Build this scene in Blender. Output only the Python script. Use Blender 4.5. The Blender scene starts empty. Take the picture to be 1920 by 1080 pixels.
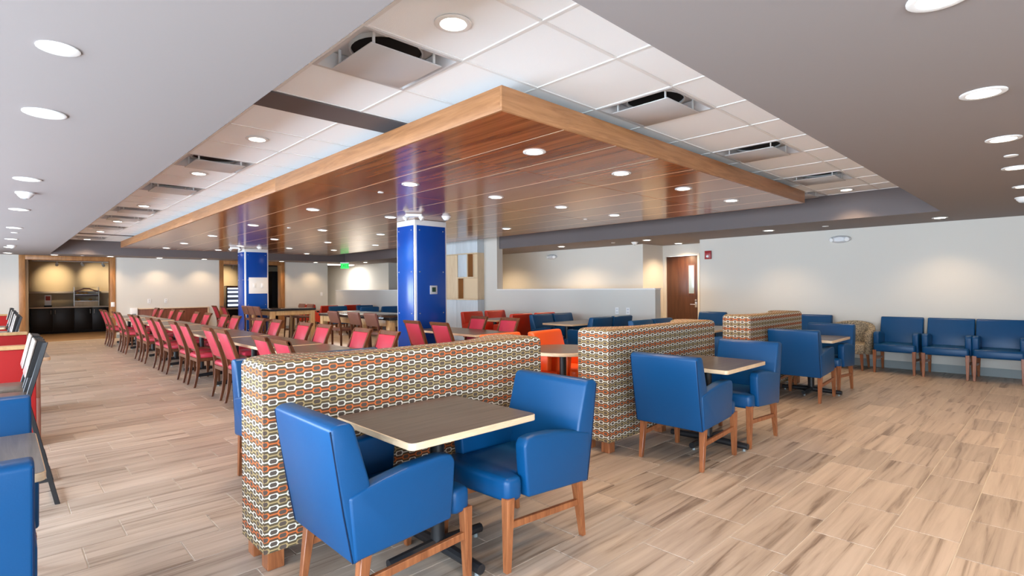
import bpy, bmesh, math, random
from mathutils import Matrix, Vector
random.seed(7)
PI = math.pi
scene = bpy.context.scene
COL = scene.collection

# ------------------------------------------------------------ camera
H = 1.42                     # eye height
S = 2.444                    # soffit height
C = 2.844                    # tiled ceiling height
CB = 2.60                    # underside of the wood canopy
YAW, ROLL, FPX = 0.7658, -0.0077, 1003.0
fw = Vector((math.sin(YAW), math.cos(YAW), 0.0002)).normalized()
r0 = Vector((math.cos(YAW), -math.sin(YAW), 0))
u0 = r0.cross(fw)
rr = r0 * math.cos(ROLL) + u0 * math.sin(ROLL)
uu = -r0 * math.sin(ROLL) + u0 * math.cos(ROLL)
cam_d = bpy.data.cameras.new('camera')
cam_d.sensor_width = 36.0
cam_d.lens = FPX * 36.0 / 1920.0
cam_d.clip_start = 0.05
cam = bpy.data.objects.new('camera', cam_d)
cam.matrix_world = Matrix(((rr.x, uu.x, -fw.x, 0), (rr.y, uu.y, -fw.y, 0), (rr.z, uu.z, -fw.z, H), (0, 0, 0, 1)))
COL.objects.link(cam)
scene.camera = cam

# ------------------------------------------------------------ sky, exposure
world = bpy.data.worlds.new('sky')
scene.world = world
world.use_nodes = True
wb = world.node_tree.nodes['Background']
wb.inputs[0].default_value = (0.72, 0.86, 1.0, 1)
wb.inputs[1].default_value = 22.0
DOWNLIGHT_W = 82.0
DOWNLIGHT_COL = (1.0, 0.71, 0.43)
vs = scene.view_settings
vs.view_transform = 'Standard'
vs.look = 'None'
vs.exposure = 0.10
vs.gamma = 1.0
vs.use_curve_mapping = False
scene.cycles.use_denoising = True
scene.cycles.max_bounces = 8
scene.cycles.diffuse_bounces = 5
scene.cycles.caustics_reflective = False
scene.cycles.caustics_refractive = False
scene.cycles.sample_clamp_indirect = 6.0

def portal(loc, rot, sx, sy):
    d = bpy.data.lights.new('window_portal', 'AREA')
    d.shape = 'RECTANGLE'; d.size = sx; d.size_y = sy
    d.cycles.is_portal = True
    o = bpy.data.objects.new('window_portal', d)
    o.location = loc; o.rotation_euler = rot
    COL.objects.link(o)

# ------------------------------------------------------------ materials
def srgb(r, g, b):
    f = lambda c: (c / 255 / 12.92) if c / 255 <= 0.04045 else ((c / 255 + 0.055) / 1.055) ** 2.4
    return (f(r), f(g), f(b), 1)

def mat(name, base, rough=0.5, spec=0.5, metal=0.0, emit=None, estr=0.0, bump=None, coat=0.0, trans=0.0):
    m = bpy.data.materials.new(name); m.use_nodes = True
    nt = m.node_tree; b = nt.nodes['Principled BSDF']
    b.inputs['Base Color'].default_value = base
    b.inputs['Roughness'].default_value = rough
    b.inputs['Specular IOR Level'].default_value = spec
    b.inputs['Metallic'].default_value = metal
    b.inputs['Coat Weight'].default_value = coat
    b.inputs['Transmission Weight'].default_value = trans
    if emit:
        b.inputs['Emission Color'].default_value = emit
        b.inputs['Emission Strength'].default_value = estr
    if bump:
        sc, st = bump
        tc = nt.nodes.new('ShaderNodeTexCoord')
        n = nt.nodes.new('ShaderNodeTexNoise'); n.inputs['Scale'].default_value = sc; n.inputs['Detail'].default_value = 3
        bp = nt.nodes.new('ShaderNodeBump'); bp.inputs['Strength'].default_value = st; bp.inputs['Distance'].default_value = 0.01
        nt.links.new(tc.outputs['Object'], n.inputs['Vector'])
        nt.links.new(n.outputs['Fac'], bp.inputs['Height'])
        nt.links.new(bp.outputs['Normal'], b.inputs['Normal'])
    return m

def wood(name, c_dark, c_light, scale=(1.2, 14, 14), rough=0.4, detail=6, contrast=(0.32, 0.68), coat=0.0, obj=True, dist=1.2):
    """streaky wood grain: noise stretched along the axis with the small scale"""
    m = bpy.data.materials.new(name); m.use_nodes = True
    nt = m.node_tree; b = nt.nodes['Principled BSDF']; L = nt.links.new
    tc = nt.nodes.new('ShaderNodeTexCoord'); mp = nt.nodes.new('ShaderNodeMapping')
    mp.inputs['Scale'].default_value = scale
    oi = nt.nodes.new('ShaderNodeObjectInfo')
    mul = nt.nodes.new('ShaderNodeMath'); mul.operation = 'MULTIPLY'; mul.inputs[1].default_value = 37.0
    L(oi.outputs['Random'], mul.inputs[0])
    n = nt.nodes.new('ShaderNodeTexNoise'); n.noise_dimensions = '4D'
    n.inputs['Scale'].default_value = 1.0; n.inputs['Detail'].default_value = detail
    n.inputs['Roughness'].default_value = 0.62; n.inputs['Distortion'].default_value = dist
    L(tc.outputs['Object'], mp.inputs['Vector']); L(mp.outputs['Vector'], n.inputs['Vector']); L(mul.outputs[0], n.inputs['W'])
    cr = nt.nodes.new('ShaderNodeValToRGB')
    cr.color_ramp.elements[0].position = contrast[0]; cr.color_ramp.elements[0].color = c_dark
    cr.color_ramp.elements[1].position = contrast[1]; cr.color_ramp.elements[1].color = c_light
    L(n.outputs['Fac'], cr.inputs['Fac']); L(cr.outputs['Color'], b.inputs['Base Color'])
    b.inputs['Roughness'].default_value = rough
    b.inputs['Coat Weight'].default_value = coat
    b.inputs['Coat Roughness'].default_value = 0.12
    return m

M = {}
M['wall'] = mat('wall_cream_paint', (0.62, 0.595, 0.545, 1), 0.85, 0.2, bump=(60, 0.03))
M['wall_tan'] = mat('wall_tan_paint', (0.50, 0.405, 0.275, 1), 0.85, 0.2)
M['soffit'] = mat('soffit_grey_paint', (0.265, 0.236, 0.230, 1), 0.8, 0.25)
M['fascia'] = mat('fascia_taupe_paint', (0.125, 0.105, 0.105, 1), 0.6, 0.3)
M['tile_ceiling'] = mat('ceiling_tile_white', (0.93, 0.95, 0.965, 1), 0.9, 0.1, bump=(140, 0.12))
M['white_metal'] = mat('white_enamel', (0.82, 0.82, 0.81, 1), 0.35, 0.5)
M['grey_metal'] = mat('diffuser_grey_enamel', (0.56, 0.56, 0.57, 1), 0.32, 0.5)
M['steel'] = mat('brushed_steel', (0.62, 0.62, 0.62, 1), 0.28, 0.5, metal=1.0)
M['black_metal'] = mat('black_powder_coat', (0.012, 0.012, 0.014, 1), 0.42, 0.5)
M['black'] = mat('black_matt', (0.006, 0.005, 0.005, 1), 0.6, 0.3)
M['lens'] = mat('lamp_lens', (1, 0.95, 0.86, 1), 0.4, 0.2, emit=(1.0, 0.93, 0.82, 1), estr=9.0)
M['lens_off'] = mat('unlit_lens', (0.85, 0.86, 0.86, 1), 0.4, 0.4)
M['blue_vinyl'] = mat('blue_vinyl', (0.001, 0.055, 0.165, 1), 0.38, 0.32, bump=(220, 0.04))
M['blue_seam'] = mat('seam_thread', (0.002, 0.012, 0.04, 1), 0.6, 0.2)
M['red_vinyl'] = mat('red_vinyl', (0.50, 0.030, 0.010, 1), 0.38, 0.45, bump=(220, 0.04))
M['orange_vinyl'] = mat('orange_vinyl', (0.80, 0.105, 0.012, 1), 0.38, 0.45, bump=(220, 0.04))
M['dining_red'] = mat('raspberry_vinyl', (0.46, 0.030, 0.058, 1), 0.34, 0.5, bump=(220, 0.04))
M['bench_red'] = mat('bench_red_vinyl', (0.36, 0.012, 0.012, 1), 0.38, 0.45)
M['brown_leather'] = mat('brown_leather', (0.16, 0.065, 0.045, 1), 0.42, 0.45)
M['leg_wood'] = wood('cherry_leg_wood', (0.165, 0.048, 0.016, 1), (0.35, 0.125, 0.046, 1), (26, 26, 3), 0.34)
M['dark_wood'] = wood('walnut_frame_wood', (0.075, 0.022, 0.008, 1), (0.17, 0.056, 0.021, 1), (26, 26, 3), 0.34)
M['espresso'] = wood('espresso_wood', (0.035, 0.012, 0.008, 1), (0.075, 0.028, 0.018, 1), (20, 20, 3), 0.35)
M['maple'] = wood('maple_edge', (0.60, 0.43, 0.27, 1), (0.74, 0.57, 0.38, 1), (6, 6, 30), 0.4)
M['maple_board'] = wood('maple_board', (0.60, 0.45, 0.28, 1), (0.72, 0.57, 0.38, 1), (8, 8, 1.2), 0.45)
M['laminate'] = wood('grey_walnut_laminate', (0.050, 0.040, 0.034, 1), (0.165, 0.138, 0.120, 1), (1.5, 32, 10), 0.3, contrast=(0.3, 0.72))
M['walnut'] = wood('walnut_canopy', (0.125, 0.032, 0.010, 1), (0.42, 0.138, 0.043, 1), (7, 0.32, 5), 0.16, 7, (0.28, 0.70), dist=1.8)
_b = M['walnut'].node_tree.nodes['Principled BSDF']; _b.inputs['Specular IOR Level'].default_value = 0.5; _b.inputs['Specular Tint'].default_value = (1.0, 0.66, 0.36, 1)
M['oak'] = wood('oak_fascia', (0.23, 0.095, 0.034, 1), (0.41, 0.195, 0.082, 1), (1.0, 1.0, 15), 0.42, 5, (0.3, 0.68), dist=2.6)
M['frame_oak'] = wood('stained_oak_frame', (0.24, 0.095, 0.026, 1), (0.44, 0.21, 0.075, 1), (9, 9, 1.3), 0.4)
M['panel_wood'] = wood('mahogany_panel', (0.13, 0.038, 0.020, 1), (0.22, 0.075, 0.04, 1), (12, 12, 1.0), 0.38)
M['door_wood'] = wood('mahogany_door', (0.055, 0.018, 0.009, 1), (0.105, 0.038, 0.018, 1), (12, 12, 0.9), 0.34)
M['table_oak'] = wood('light_oak_legs', (0.46, 0.27, 0.115, 1), (0.62, 0.41, 0.20, 1), (14, 14, 2), 0.4)
M['blue_panel'] = mat('blue_acrylic', (0.002, 0.06, 0.34, 1), 0.22, 0.5)
M['white_trim'] = mat('white_trim', (0.80, 0.79, 0.77, 1), 0.45, 0.4)
M['base_grey'] = mat('grey_vinyl_base', (0.26, 0.29, 0.29, 1), 0.55, 0.4)
M['grout'] = mat('grout', (0.55, 0.51, 0.46, 1), 0.9, 0.2)
M['shelf_blue'] = wood('pale_blue_laminate', (0.50, 0.56, 0.60, 1), (0.58, 0.64, 0.68, 1), (8, 8, 1.2), 0.45)
M['niche_back'] = mat('niche_maple', (0.70, 0.55, 0.36, 1), 0.5, 0.3)
M['niche_side'] = mat('niche_stained_side', (0.34, 0.15, 0.05, 1), 0.5, 0.3)
M['counter'] = mat('stone_counter', (0.66, 0.57, 0.46, 1), 0.3, 0.5)
M['cab_black'] = mat('espresso_cabinet', (0.008, 0.006, 0.006, 1), 0.4, 0.4)
M['clear'] = mat('clear_acrylic', (0.9, 0.93, 0.93, 1), 0.03, 0.5, trans=1.0)
M['green'] = mat('exit_green', (0.02, 0.75, 0.10, 1), 0.4, 0.4, emit=(0.02, 0.85, 0.12, 1), estr=1.0)
M['green_dark'] = mat('exit_letter', (0.0, 0.10, 0.01, 1), 0.5, 0.3)
M['alarm_red'] = mat('alarm_red', (0.30, 0.006, 0.010, 1), 0.35, 0.5)
M['sign_red'] = mat('sign_red', (0.45, 0.05, 0.02, 1), 0.5, 0.3)
M['bread'] = mat('bread_crust', (0.58, 0.27, 0.07, 1), 0.6, 0.3)
M['cool_light'] = mat('cooler_light', (0.8, 0.86, 1, 1), 0.4, 0.3, emit=(0.75, 0.85, 1, 1), estr=1.3)
M['cool_shelf'] = mat('cooler_interior', (0.22, 0.24, 0.32, 1), 0.4, 0.4)
M['screen'] = mat('thermostat_screen', (0.02, 0.05, 0.03, 1), 0.2, 0.5)
M['glass_lite'] = mat('door_lite_glass', (0.30, 0.38, 0.42, 1), 0.05, 0.6)
M['carpet'] = mat('hall_floor', (0.34, 0.21, 0.11, 1), 0.6, 0.3)
M['cafe_wood'] = wood('pale_ash_slab', (0.10, 0.075, 0.06, 1), (0.17, 0.135, 0.11, 1), (20, 3, 20), 0.3)
M['corridor'] = mat('corridor_lamp', (1, 1, 1, 1), 0.5, 0.2, emit=(1, 0.96, 0.9, 1), estr=5.0)

def make_floor_mat():
    m = bpy.data.materials.new('wood_look_porcelain'); m.use_nodes = True
    nt = m.node_tree; b = nt.nodes['Principled BSDF']; L = nt.links.new; N = nt.nodes.new
    def math_(op, a=None, bb=None):
        n = N('ShaderNodeMath'); n.operation = op
        for i, v in enumerate((a, bb)):
            if v is None: continue
            if isinstance(v, (int, float)): n.inputs[i].default_value = v
            else: L(v, n.inputs[i])
        return n.outputs[0]
    g = N('ShaderNodeNewGeometry'); sx = N('ShaderNodeSeparateXYZ'); L(g.outputs['Position'], sx.inputs[0])
    row = math_('FLOOR', math_('DIVIDE', math_('SUBTRACT', sx.outputs['Y'], TY0), TW))
    sh = math_('MULTIPLY', math_('MODULO', math_('ADD', row, 300), 3.0), TL / 3)
    colx = math_('FLOOR', math_('DIVIDE', math_('SUBTRACT', math_('SUBTRACT', sx.outputs['X'], TX0), sh), TL))
    cb = N('ShaderNodeCombineXYZ'); L(colx, cb.inputs[0]); L(row, cb.inputs[1])
    wn = N('ShaderNodeTexWhiteNoise'); wn.noise_dimensions = '3D'; L(cb.outputs[0], wn.inputs['Vector'])
    mp = N('ShaderNodeMapping'); mp.inputs['Scale'].default_value = (0.75, 17.0, 1.0); L(g.outputs['Position'], mp.inputs['Vector'])
    n1 = N('ShaderNodeTexNoise'); n1.noise_dimensions = '4D'
    n1.inputs['Scale'].default_value = 1.0; n1.inputs['Detail'].default_value = 7; n1.inputs['Roughness'].default_value = 0.6; n1.inputs['Distortion'].default_value = 0.9
    L(mp.outputs[0], n1.inputs['Vector']); L(math_('MULTIPLY', wn.outputs['Value'], 90.0), n1.inputs['W'])
    cr = N('ShaderNodeValToRGB'); e = cr.color_ramp.elements
    e[0].position = 0.33; e[0].color = (0.165, 0.115, 0.082, 1)
    e[1].position = 0.62; e[1].color = (0.46, 0.372, 0.30, 1)
    k = e.new(0.45); k.color = (0.37, 0.292, 0.23, 1)
    L(n1.outputs['Fac'], cr.inputs['Fac'])
    hs = N('ShaderNodeHueSaturation'); L(cr.outputs['Color'], hs.inputs['Color'])
    L(math_('ADD', math_('MULTIPLY', wn.outputs['Value'], 0.24), 0.88), hs.inputs['Value'])
    L(hs.outputs['Color'], b.inputs['Base Color'])
    b.inputs['Roughness'].default_value = 0.38
    b.inputs['Specular IOR Level'].default_value = 0.45
    return m
TL, TW = 0.613, 0.3075
TX0, TY0 = -2.6 - 0.34, -3.4 + 0.13
M['floor_tile'] = make_floor_mat()

def make_hex_mat():
    """woven fabric: rows of outlined elongated hexagons, white / tan / white / orange"""
    m = bpy.data.materials.new('hexagon_weave_fabric'); m.use_nodes = True
    nt = m.node_tree; b = nt.nodes['Principled BSDF']; L = nt.links.new; N = nt.nodes.new
    def F(op, a, bb=None):
        n = N('ShaderNodeMath'); n.operation = op
        for i, v in enumerate((a, bb)):
            if v is None: continue
            if isinstance(v, (int, float)): n.inputs[i].default_value = v
            else: L(v, n.inputs[i])
        return n.outputs[0]
    uv = N('ShaderNodeUVMap'); uv.uv_map = 'UVMap'; s = N('ShaderNodeSeparateXYZ'); L(uv.outputs[0], s.inputs[0])
    P_, R_ = 0.0915, 0.0297
    v = F('ADD', F('DIVIDE', s.outputs['Y'], R_), 400.0)
    row = F('FLOOR', v); vv = F('ABSOLUTE', F('SUBTRACT', F('SUBTRACT', v, row), 0.5))
    par = F('MODULO', row, 2.0)
    u = F('ADD', F('ADD', F('DIVIDE', s.outputs['X'], P_), 400.0), F('MULTIPLY', par, 0.5))
    ua = F('ABSOLUTE', F('SUBTRACT', F('SUBTRACT', u, F('FLOOR', u)), 0.5))
    e1 = F('MULTIPLY', vv, 1.92)
    e2 = F('DIVIDE', F('ADD', ua, F('MULTIPLY', vv, 0.20)), 0.315)
    e = F('MAXIMUM', e1, e2)
    outl = F('MULTIPLY', F('LESS_THAN', e, 1.0), F('GREATER_THAN', e, 0.67))
    bar = F('MULTIPLY', F('GREATER_THAN', e, 0.98), F('LESS_THAN', vv, 0.11))
    line = F('MAXIMUM', outl, bar)
    inner = F('LESS_THAN', e, 0.67)
    m4 = F('MODULO', row, 4.0)
    is_or = F('MULTIPLY', F('GREATER_THAN', m4, 2.5), 1.0)
    is_tan = F('MULTIPLY', F('GREATER_THAN', m4, 0.5), F('LESS_THAN', m4, 1.5))
    def mix(fac, a, bb):
        n = N('ShaderNodeMix'); n.data_type = 'RGBA'
        L(fac, n.inputs['Factor'])
        for sock, val in ((n.inputs['A'], a), (n.inputs['B'], bb)):
            if isinstance(val, tuple): sock.default_value = val
            else: L(val, sock)
        return n.outputs['Result']
    lc = mix(is_tan, (0.72, 0.68, 0.58, 1), (0.40, 0.29, 0.14, 1))
    lc = mix(is_or, lc, (0.58, 0.15, 0.045, 1))
    ground = mix(is_or, (0.105, 0.078, 0.045, 1), (0.12, 0.062, 0.036, 1))
    fill = mix(inner, ground, (0.10, 0.075, 0.06, 1))
    c = mix(line, fill, lc)
    L(c, b.inputs['Base Color'])
    b.inputs['Roughness'].default_value = 0.85
    b.inputs['Specular IOR Level'].default_value = 0.2
    bp = N('ShaderNodeBump'); bp.inputs['Strength'].default_value = 0.25; bp.inputs['Distance'].default_value = 0.002
    L(line, bp.inputs['Height']); L(bp.outputs[0], b.inputs['Normal'])
    return m
M['hex'] = make_hex_mat()

def make_tweed():
    m = bpy.data.materials.new('beige_tweed'); m.use_nodes = True
    nt = m.node_tree; b = nt.nodes['Principled BSDF']; L = nt.links.new
    tc = nt.nodes.new('ShaderNodeTexCoord'); n = nt.nodes.new('ShaderNodeTexNoise')
    n.inputs['Scale'].default_value = 55; n.inputs['Detail'].default_value = 4
    L(tc.outputs['Object'], n.inputs['Vector'])
    cr = nt.nodes.new('ShaderNodeValToRGB'); e = cr.color_ramp.elements
    e[0].position = 0.38; e[0].color = (0.10, 0.085, 0.065, 1); e[1].position = 0.60; e[1].color = (0.42, 0.34, 0.23, 1)
    L(n.outputs['Fac'], cr.inputs['Fac']); L(cr.outputs['Color'], b.inputs['Base Color'])
    b.inputs['Roughness'].default_value = 0.9
    return m
M['tweed'] = make_tweed()

# ------------------------------------------------------------ mesh helpers
class MB:
    def __init__(s): s.v = []; s.f = []
    def add(s, vs_, fs_):
        o = len(s.v); s.v += [tuple(p) for p in vs_]; s.f += [tuple(i + o for i in f) for f in fs_]; return s
    def box(s, x0, x1, y0, y1, z0, z1):
        return s.add([(x0, y0, z0), (x1, y0, z0), (x1, y1, z0), (x0, y1, z0), (x0, y0, z1), (x1, y0, z1), (x1, y1, z1), (x0, y1, z1)],
                     [(0, 3, 2, 1), (4, 5, 6, 7), (0, 1, 5, 4), (1, 2, 6, 5), (2, 3, 7, 6), (3, 0, 4, 7)])
    def prism(s, poly, axis, a, b):
        """poly: list of 2-D points; axis 'y': (x,z) extruded along y; 'z': (x,y) along z; 'x': (y,z) along x"""
        def pt(p, t):
            return {'y': (p[0], t, p[1]), 'z': (p[0], p[1], t), 'x': (t, p[0], p[1])}[axis]
        n = len(poly)
        vs_ = [pt(p, a) for p in poly] + [pt(p, b) for p in poly]
        fs_ = [tuple(range(n)), tuple(range(2 * n - 1, n - 1, -1))] + [(i, i + n, (i + 1) % n + n, (i + 1) % n) for i in range(n)]
        return s.add(vs_, fs_)
    def loft(s, secs):
        """list of equal-length closed rings"""
        n = len(secs[0]); o = len(s.v)
        vs_ = [p for r in secs for p in r]
        fs_ = [tuple(range(n - 1, -1, -1)), tuple(range((len(secs) - 1) * n, len(secs) * n))]
        for k in range(len(secs) - 1):
            for i in range(n):
                fs_.append((k * n + i, k * n + (i + 1) % n, (k + 1) * n + (i + 1) % n, (k + 1) * n + i))
        return s.add(vs_, fs_)
    def tube(s, p0, p1, ra, rb=None, n=10):
        rb = ra if rb is None else rb
        p0 = Vector(p0); p1 = Vector(p1); d = (p1 - p0).normalized()
        a = d.orthogonal().normalized(); b = d.cross(a)
        ring = lambda p, r: [tuple(p + a * (r * math.cos(2 * PI * i / n)) + b * (r * math.sin(2 * PI * i / n))) for i in range(n)]
        return s.loft([ring(p0, ra), ring(p1, rb)])
    def taper(s, p0, p1, w0, w1, d0=None, d1=None):
        """square bar from p0 to p1, width in x = w, depth in y = d"""
        d0 = w0 if d0 is None else d0; d1 = w1 if d1 is None else d1
        q = lambda p, w, d: [(p[0] - w / 2, p[1] - d / 2, p[2]), (p[0] + w / 2, p[1] - d / 2, p[2]), (p[0] + w / 2, p[1] + d / 2, p[2]), (p[0] - w / 2, p[1] + d / 2, p[2])]
        return s.loft([q(p0, w0, d0), q(p1, w1, d1)])
    def lathe(s, prof, cx=0, cy=0, n=24, cap=True):
        rings = [[(cx + r * math.cos(2 * PI * i / n), cy + r * math.sin(2 * PI * i / n), z) for i in range(n)] for r, z in prof]
        return s.loft(rings)
    def mesh(s, name, bevel=0, seg=2, angle=30, uvbox=False):
        me = bpy.data.meshes.new(name)
        bm = bmesh.new()
        vv = [bm.verts.new(p) for p in s.v]
        for f in s.f:
            try: bm.faces.new([vv[i] for i in f])
            except ValueError: pass
        bmesh.ops.recalc_face_normals(bm, faces=bm.faces)
        if bevel:
            bm.normal_update()
            ed = [e for e in bm.edges if len(e.link_faces) == 2 and e.calc_face_angle(0) > math.radians(angle)]
            bmesh.ops.bevel(bm, geom=ed, offset=bevel, segments=seg, profile=0.5, affect='EDGES', clamp_overlap=True)
        bm.to_mesh(me); bm.free()
        me.polygons.foreach_set('use_smooth', [True] * len(me.polygons))
        me.set_sharp_from_angle(angle=math.radians(35))
        return me
    def build(s, name, material, parent=None, bevel=0, seg=2, angle=30):
        me = s.mesh(name, bevel, seg, angle)
        me.materials.append(M[material] if isinstance(material, str) else material)
        o = bpy.data.objects.new(name, me); COL.objects.link(o)
        if parent: o.parent = parent
        return o

def tag(o, label=None, cat=None, group=None, kind=None):
    if label: o['label'] = label
    if cat: o['category'] = cat
    if group: o['group'] = group
    if kind: o['kind'] = kind
    return o
def thing(name, label, cat, loc=(0, 0, 0), rz=0, group=None):
    o = bpy.data.objects.new(name, None); COL.objects.link(o)
    o.empty_display_size = 0.1
    o.location = loc; o.rotation_euler = (0, 0, rz)
    return tag(o, label, cat, group)
KIDS = {}
def copy_tree(o, parent=None):
    c = o.copy(); COL.objects.link(c)
    if parent: c.parent = parent
    for ch in o.children: copy_tree(ch, c)
    return c
class Proto:
    """first use hands out the original, later ones copies"""
    def __init__(s, root): s.root = root; s.used = False
    def put(s, loc, rz, label, group=None):
        o = copy_tree(s.root) if s.used else s.root
        s.used = True
        o.location = loc; o.rotation_euler = (0, 0, rz)
        o['label'] = label
        if group: o['group'] = group
        return o
def struct(name, mb, material, parent=None, bevel=0):
    o = mb.build(name, material, parent, bevel)
    if not parent: o['kind'] = 'structure'
    return o
def part_copy(o, loc, parent, rz=0):
    c = o.copy(); COL.objects.link(c); c.parent = parent; c.location = loc; c.rotation_euler = (0, 0, rz); return c
ORD = ['nearest', 'second nearest', 'third nearest', 'fourth nearest', 'fifth nearest', 'sixth nearest', 'seventh nearest',
       'eighth nearest', 'ninth nearest', 'tenth nearest', 'eleventh nearest', 'twelfth nearest', 'thirteenth nearest', 'farthest']
NTH = ['first', 'second', 'third', 'fourth', 'fifth', 'sixth', 'seventh', 'eighth']
FX, FY, BX, BY = 0.0, PI / 2, PI, -PI / 2      # facing +x, +y, -x, -y

# room extents
XW, XR, YB, YF = -2.6, 11.05, -3.4, 20.0
RX0, RX1, RY0, RY1 = 1.02, 9.45, 1.22, 18.9     # recess in the soffit
KX0, KX1, KY0, KY1 = 2.41, 8.28, 2.59, 17.8     # canopy

# ============================================================ STRUCTURE
# ---- floor with tiles
floor = struct('floor', MB().box(XW - .3, 12.8, YB - .3, 26.2, -0.12, -0.004), 'grout')
def tile_mb(mb, x0, y0, x1, y1):
    g, b_ = 0.0022, 0.0022
    a = [(x0 + g, y0 + g, -.004), (x1 - g, y0 + g, -.004), (x1 - g, y1 - g, -.004), (x0 + g, y1 - g, -.004),
         (x0 + g + b_, y0 + g + b_, 0), (x1 - g - b_, y0 + g + b_, 0), (x1 - g - b_, y1 - g - b_, 0), (x0 + g + b_, y1 - g - b_, 0)]
    mb.add(a, [(4, 5, 6, 7), (0, 1, 5, 4), (1, 2, 6, 5), (2, 3, 7, 6), (3, 0, 4, 7)])
def pix(x, y, z):
    w = Vector((x, y, z - H)); d = w.dot(fw)
    if d < 0.2: return None
    return (960 + FPX * w.dot(rr) / d, 540 - FPX * w.dot(uu) / d, d)
cells = []
nrow = int((YF - YB) / TW) + 1
for j in range(nrow):
    y0 = TY0 + j * TW
    if y0 + TW > YF: break
    shx = (j % 3) * TL / 3
    i = -1
    while True:
        x0 = TX0 + shx + i * TL; i += 1
        if x0 > 10.95 and y0 < 5.5 or x0 > 11.8: break
        x1 = min(x0 + TL, XR - .02 if y0 < 5.4 else 11.9); xa = max(x0, XW + .01)
        if x1 - xa < .03: continue
        q = pix((xa + x1) / 2, y0 + TW / 2, 0)
        vis = q and -60 < q[0] < 1980 and 0 < q[1] < 1130
        full = abs(x1 - x0 - TL) < 1e-6 and xa == x0
        cells.append(((q[2] if vis else 1e3 + j), full and bool(vis), xa, y0, x1, y0 + TW))
cells.sort(key=lambda c: c[0])
tm = MB(); tile_mb(tm, 0, 0, TL, TW)
tile_me = tm.mesh('floor_tile'); tile_me.materials.append(M['floor_tile'])
rest = MB(); ncount = 0
for c in cells:
    if c[1] and ncount < 300:
        o = bpy.data.objects.new('floor_tile', tile_me); COL.objects.link(o); o.parent = floor; o.location = (c[2], c[3], 0); ncount += 1
    else:
        tile_mb(rest, *c[2:])
tag(rest.build('distant_floor_tiles', 'floor_tile', floor), kind='stuff')
hall = struct('floor_hall', MB().box(XW, 12.5, YF + .001, 26.1, -0.004, 0.0), 'carpet')

# ---- soffit (ring of four), fascia boards, tiled ceiling
sof = MB()
sof.box(XW - .2, 12.7, YB - .2, RY0, S, C + .15).box(XW - .2, 12.7, RY1, 26.1, S, C + .15)
sof.box(XW - .2, RX0, RY0, RY1, S, C + .15).box(RX1, 12.7, RY0, RY1, S, C + .15)
ceiling = struct('ceiling', sof, 'soffit')
fz0, fz1, ft = S + .001, C, .012
struct('trim_1', MB().box(RX0, RX1, RY1 - ft, RY1 - .0005, fz0, fz1), 'fascia')
struct('trim_2', MB().box(RX1 - ft, RX1 - .0005, RY0, RY1 - ft, fz0, fz1), 'fascia')
struct('trim_3', MB().box(RX0 + .0005, RX0 + ft, RY0, RY1 - ft, fz0 + .03, fz1), 'white_trim')  # hidden recess face, made white to bounce light onto the ceiling tiles
struct('trim_4', MB().box(RX0 + ft, RX1 - ft, RY0 + .0005, RY0 + ft, fz0 + .03, fz1), 'white_trim')  # also hidden, white for the same bounce light
struct('trim_5', MB().box(RX0 + ft, 2.75, 3.93, 4.285, C - .012, C + .02), 'fascia')
struct('trim_6', MB().box(RX0 + ft, 2.75, 16.62, 16.80, C - .012, C + .02), 'fascia')
grid_ceiling = struct('ceiling_grid', MB().box(RX0, RX1, RY0, RY1, C + .12, C + .16), 'tile_ceiling')
GT = 0.677
gx = [RX0 + ft] + [2.11 + GT * k for k in range(-1, 11)] + [RX1 - ft]
gy_near = [RY0 + ft, 1.943, 2.62, 3.297, 3.93]
gy_far = [4.285] + [4.285 + GT * k for k in range(1, 19)] + [16.62]
gy_far = [y for y in gy_far if y < 16.4] + [16.62]
gy_end = [16.80, 17.54, 18.22, RY1 - ft]
tiles_cache = {}
SPECIAL = {}            # (i,j-interval) cells taken by diffusers
diff_xy = [(1.77, 2.96), (1.77, 6.65), (1.77, 8.68), (1.77, 11.39), (1.77, 12.74), (1.77, 14.77), (1.77, 17.9),
           (3.80, 2.28), (5.83, 2.28), (7.86, 2.28), (9.09, 2.96)]
bars = MB()
for ys in (gy_near, gy_far, gy_end):
    for j in range(len(ys) - 1):
        for i in range(len(gx) - 1):
            x0, x1, y0, y1 = gx[i], gx[i + 1], ys[j], ys[j + 1]
            cx, cy = (x0 + x1) / 2, (y0 + y1) / 2
            if KX0 + .45 < cx < KX1 - .4 and KY0 + .5 < cy < KY1 - .4: continue
            if any(x0 < a < x1 and y0 < b < y1 for a, b in diff_xy): continue
            w, h = round(x1 - x0 - .02, 3), round(y1 - y0 - .02, 3)
            if w < .02 or h < .02: continue
            if (w, h) not in tiles_cache:
                me = MB().box(-w / 2, w / 2, -h / 2, h / 2, 0, .018).mesh('ceiling_tile', bevel=.004, seg=1)
                me.materials.append(M['tile_ceiling']); tiles_cache[(w, h)] = me
            o = bpy.data.objects.new('ceiling_tile', tiles_cache[(w, h)]); COL.objects.link(o); o.parent = grid_ceiling
            o.location = (cx, cy, C + .004)
zb0, zb1 = C - .002, C + .022
for x in gx:
    w_ = .011
    if x < 2.9 or x > 8.0:
        struct('grid_bar', MB().box(x - w_, x + w_, RY0 + ft, 3.93, zb0, zb1), 'white_metal', grid_ceiling)
        struct('grid_bar', MB().box(x - w_, x + w_, 4.285, RY1 - ft, zb0, zb1), 'white_metal', grid_ceiling)
    else:
        struct('grid_bar', MB().box(x - w_, x + w_, RY0 + ft, 3.3, zb0, zb1), 'white_metal', grid_ceiling)
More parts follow.
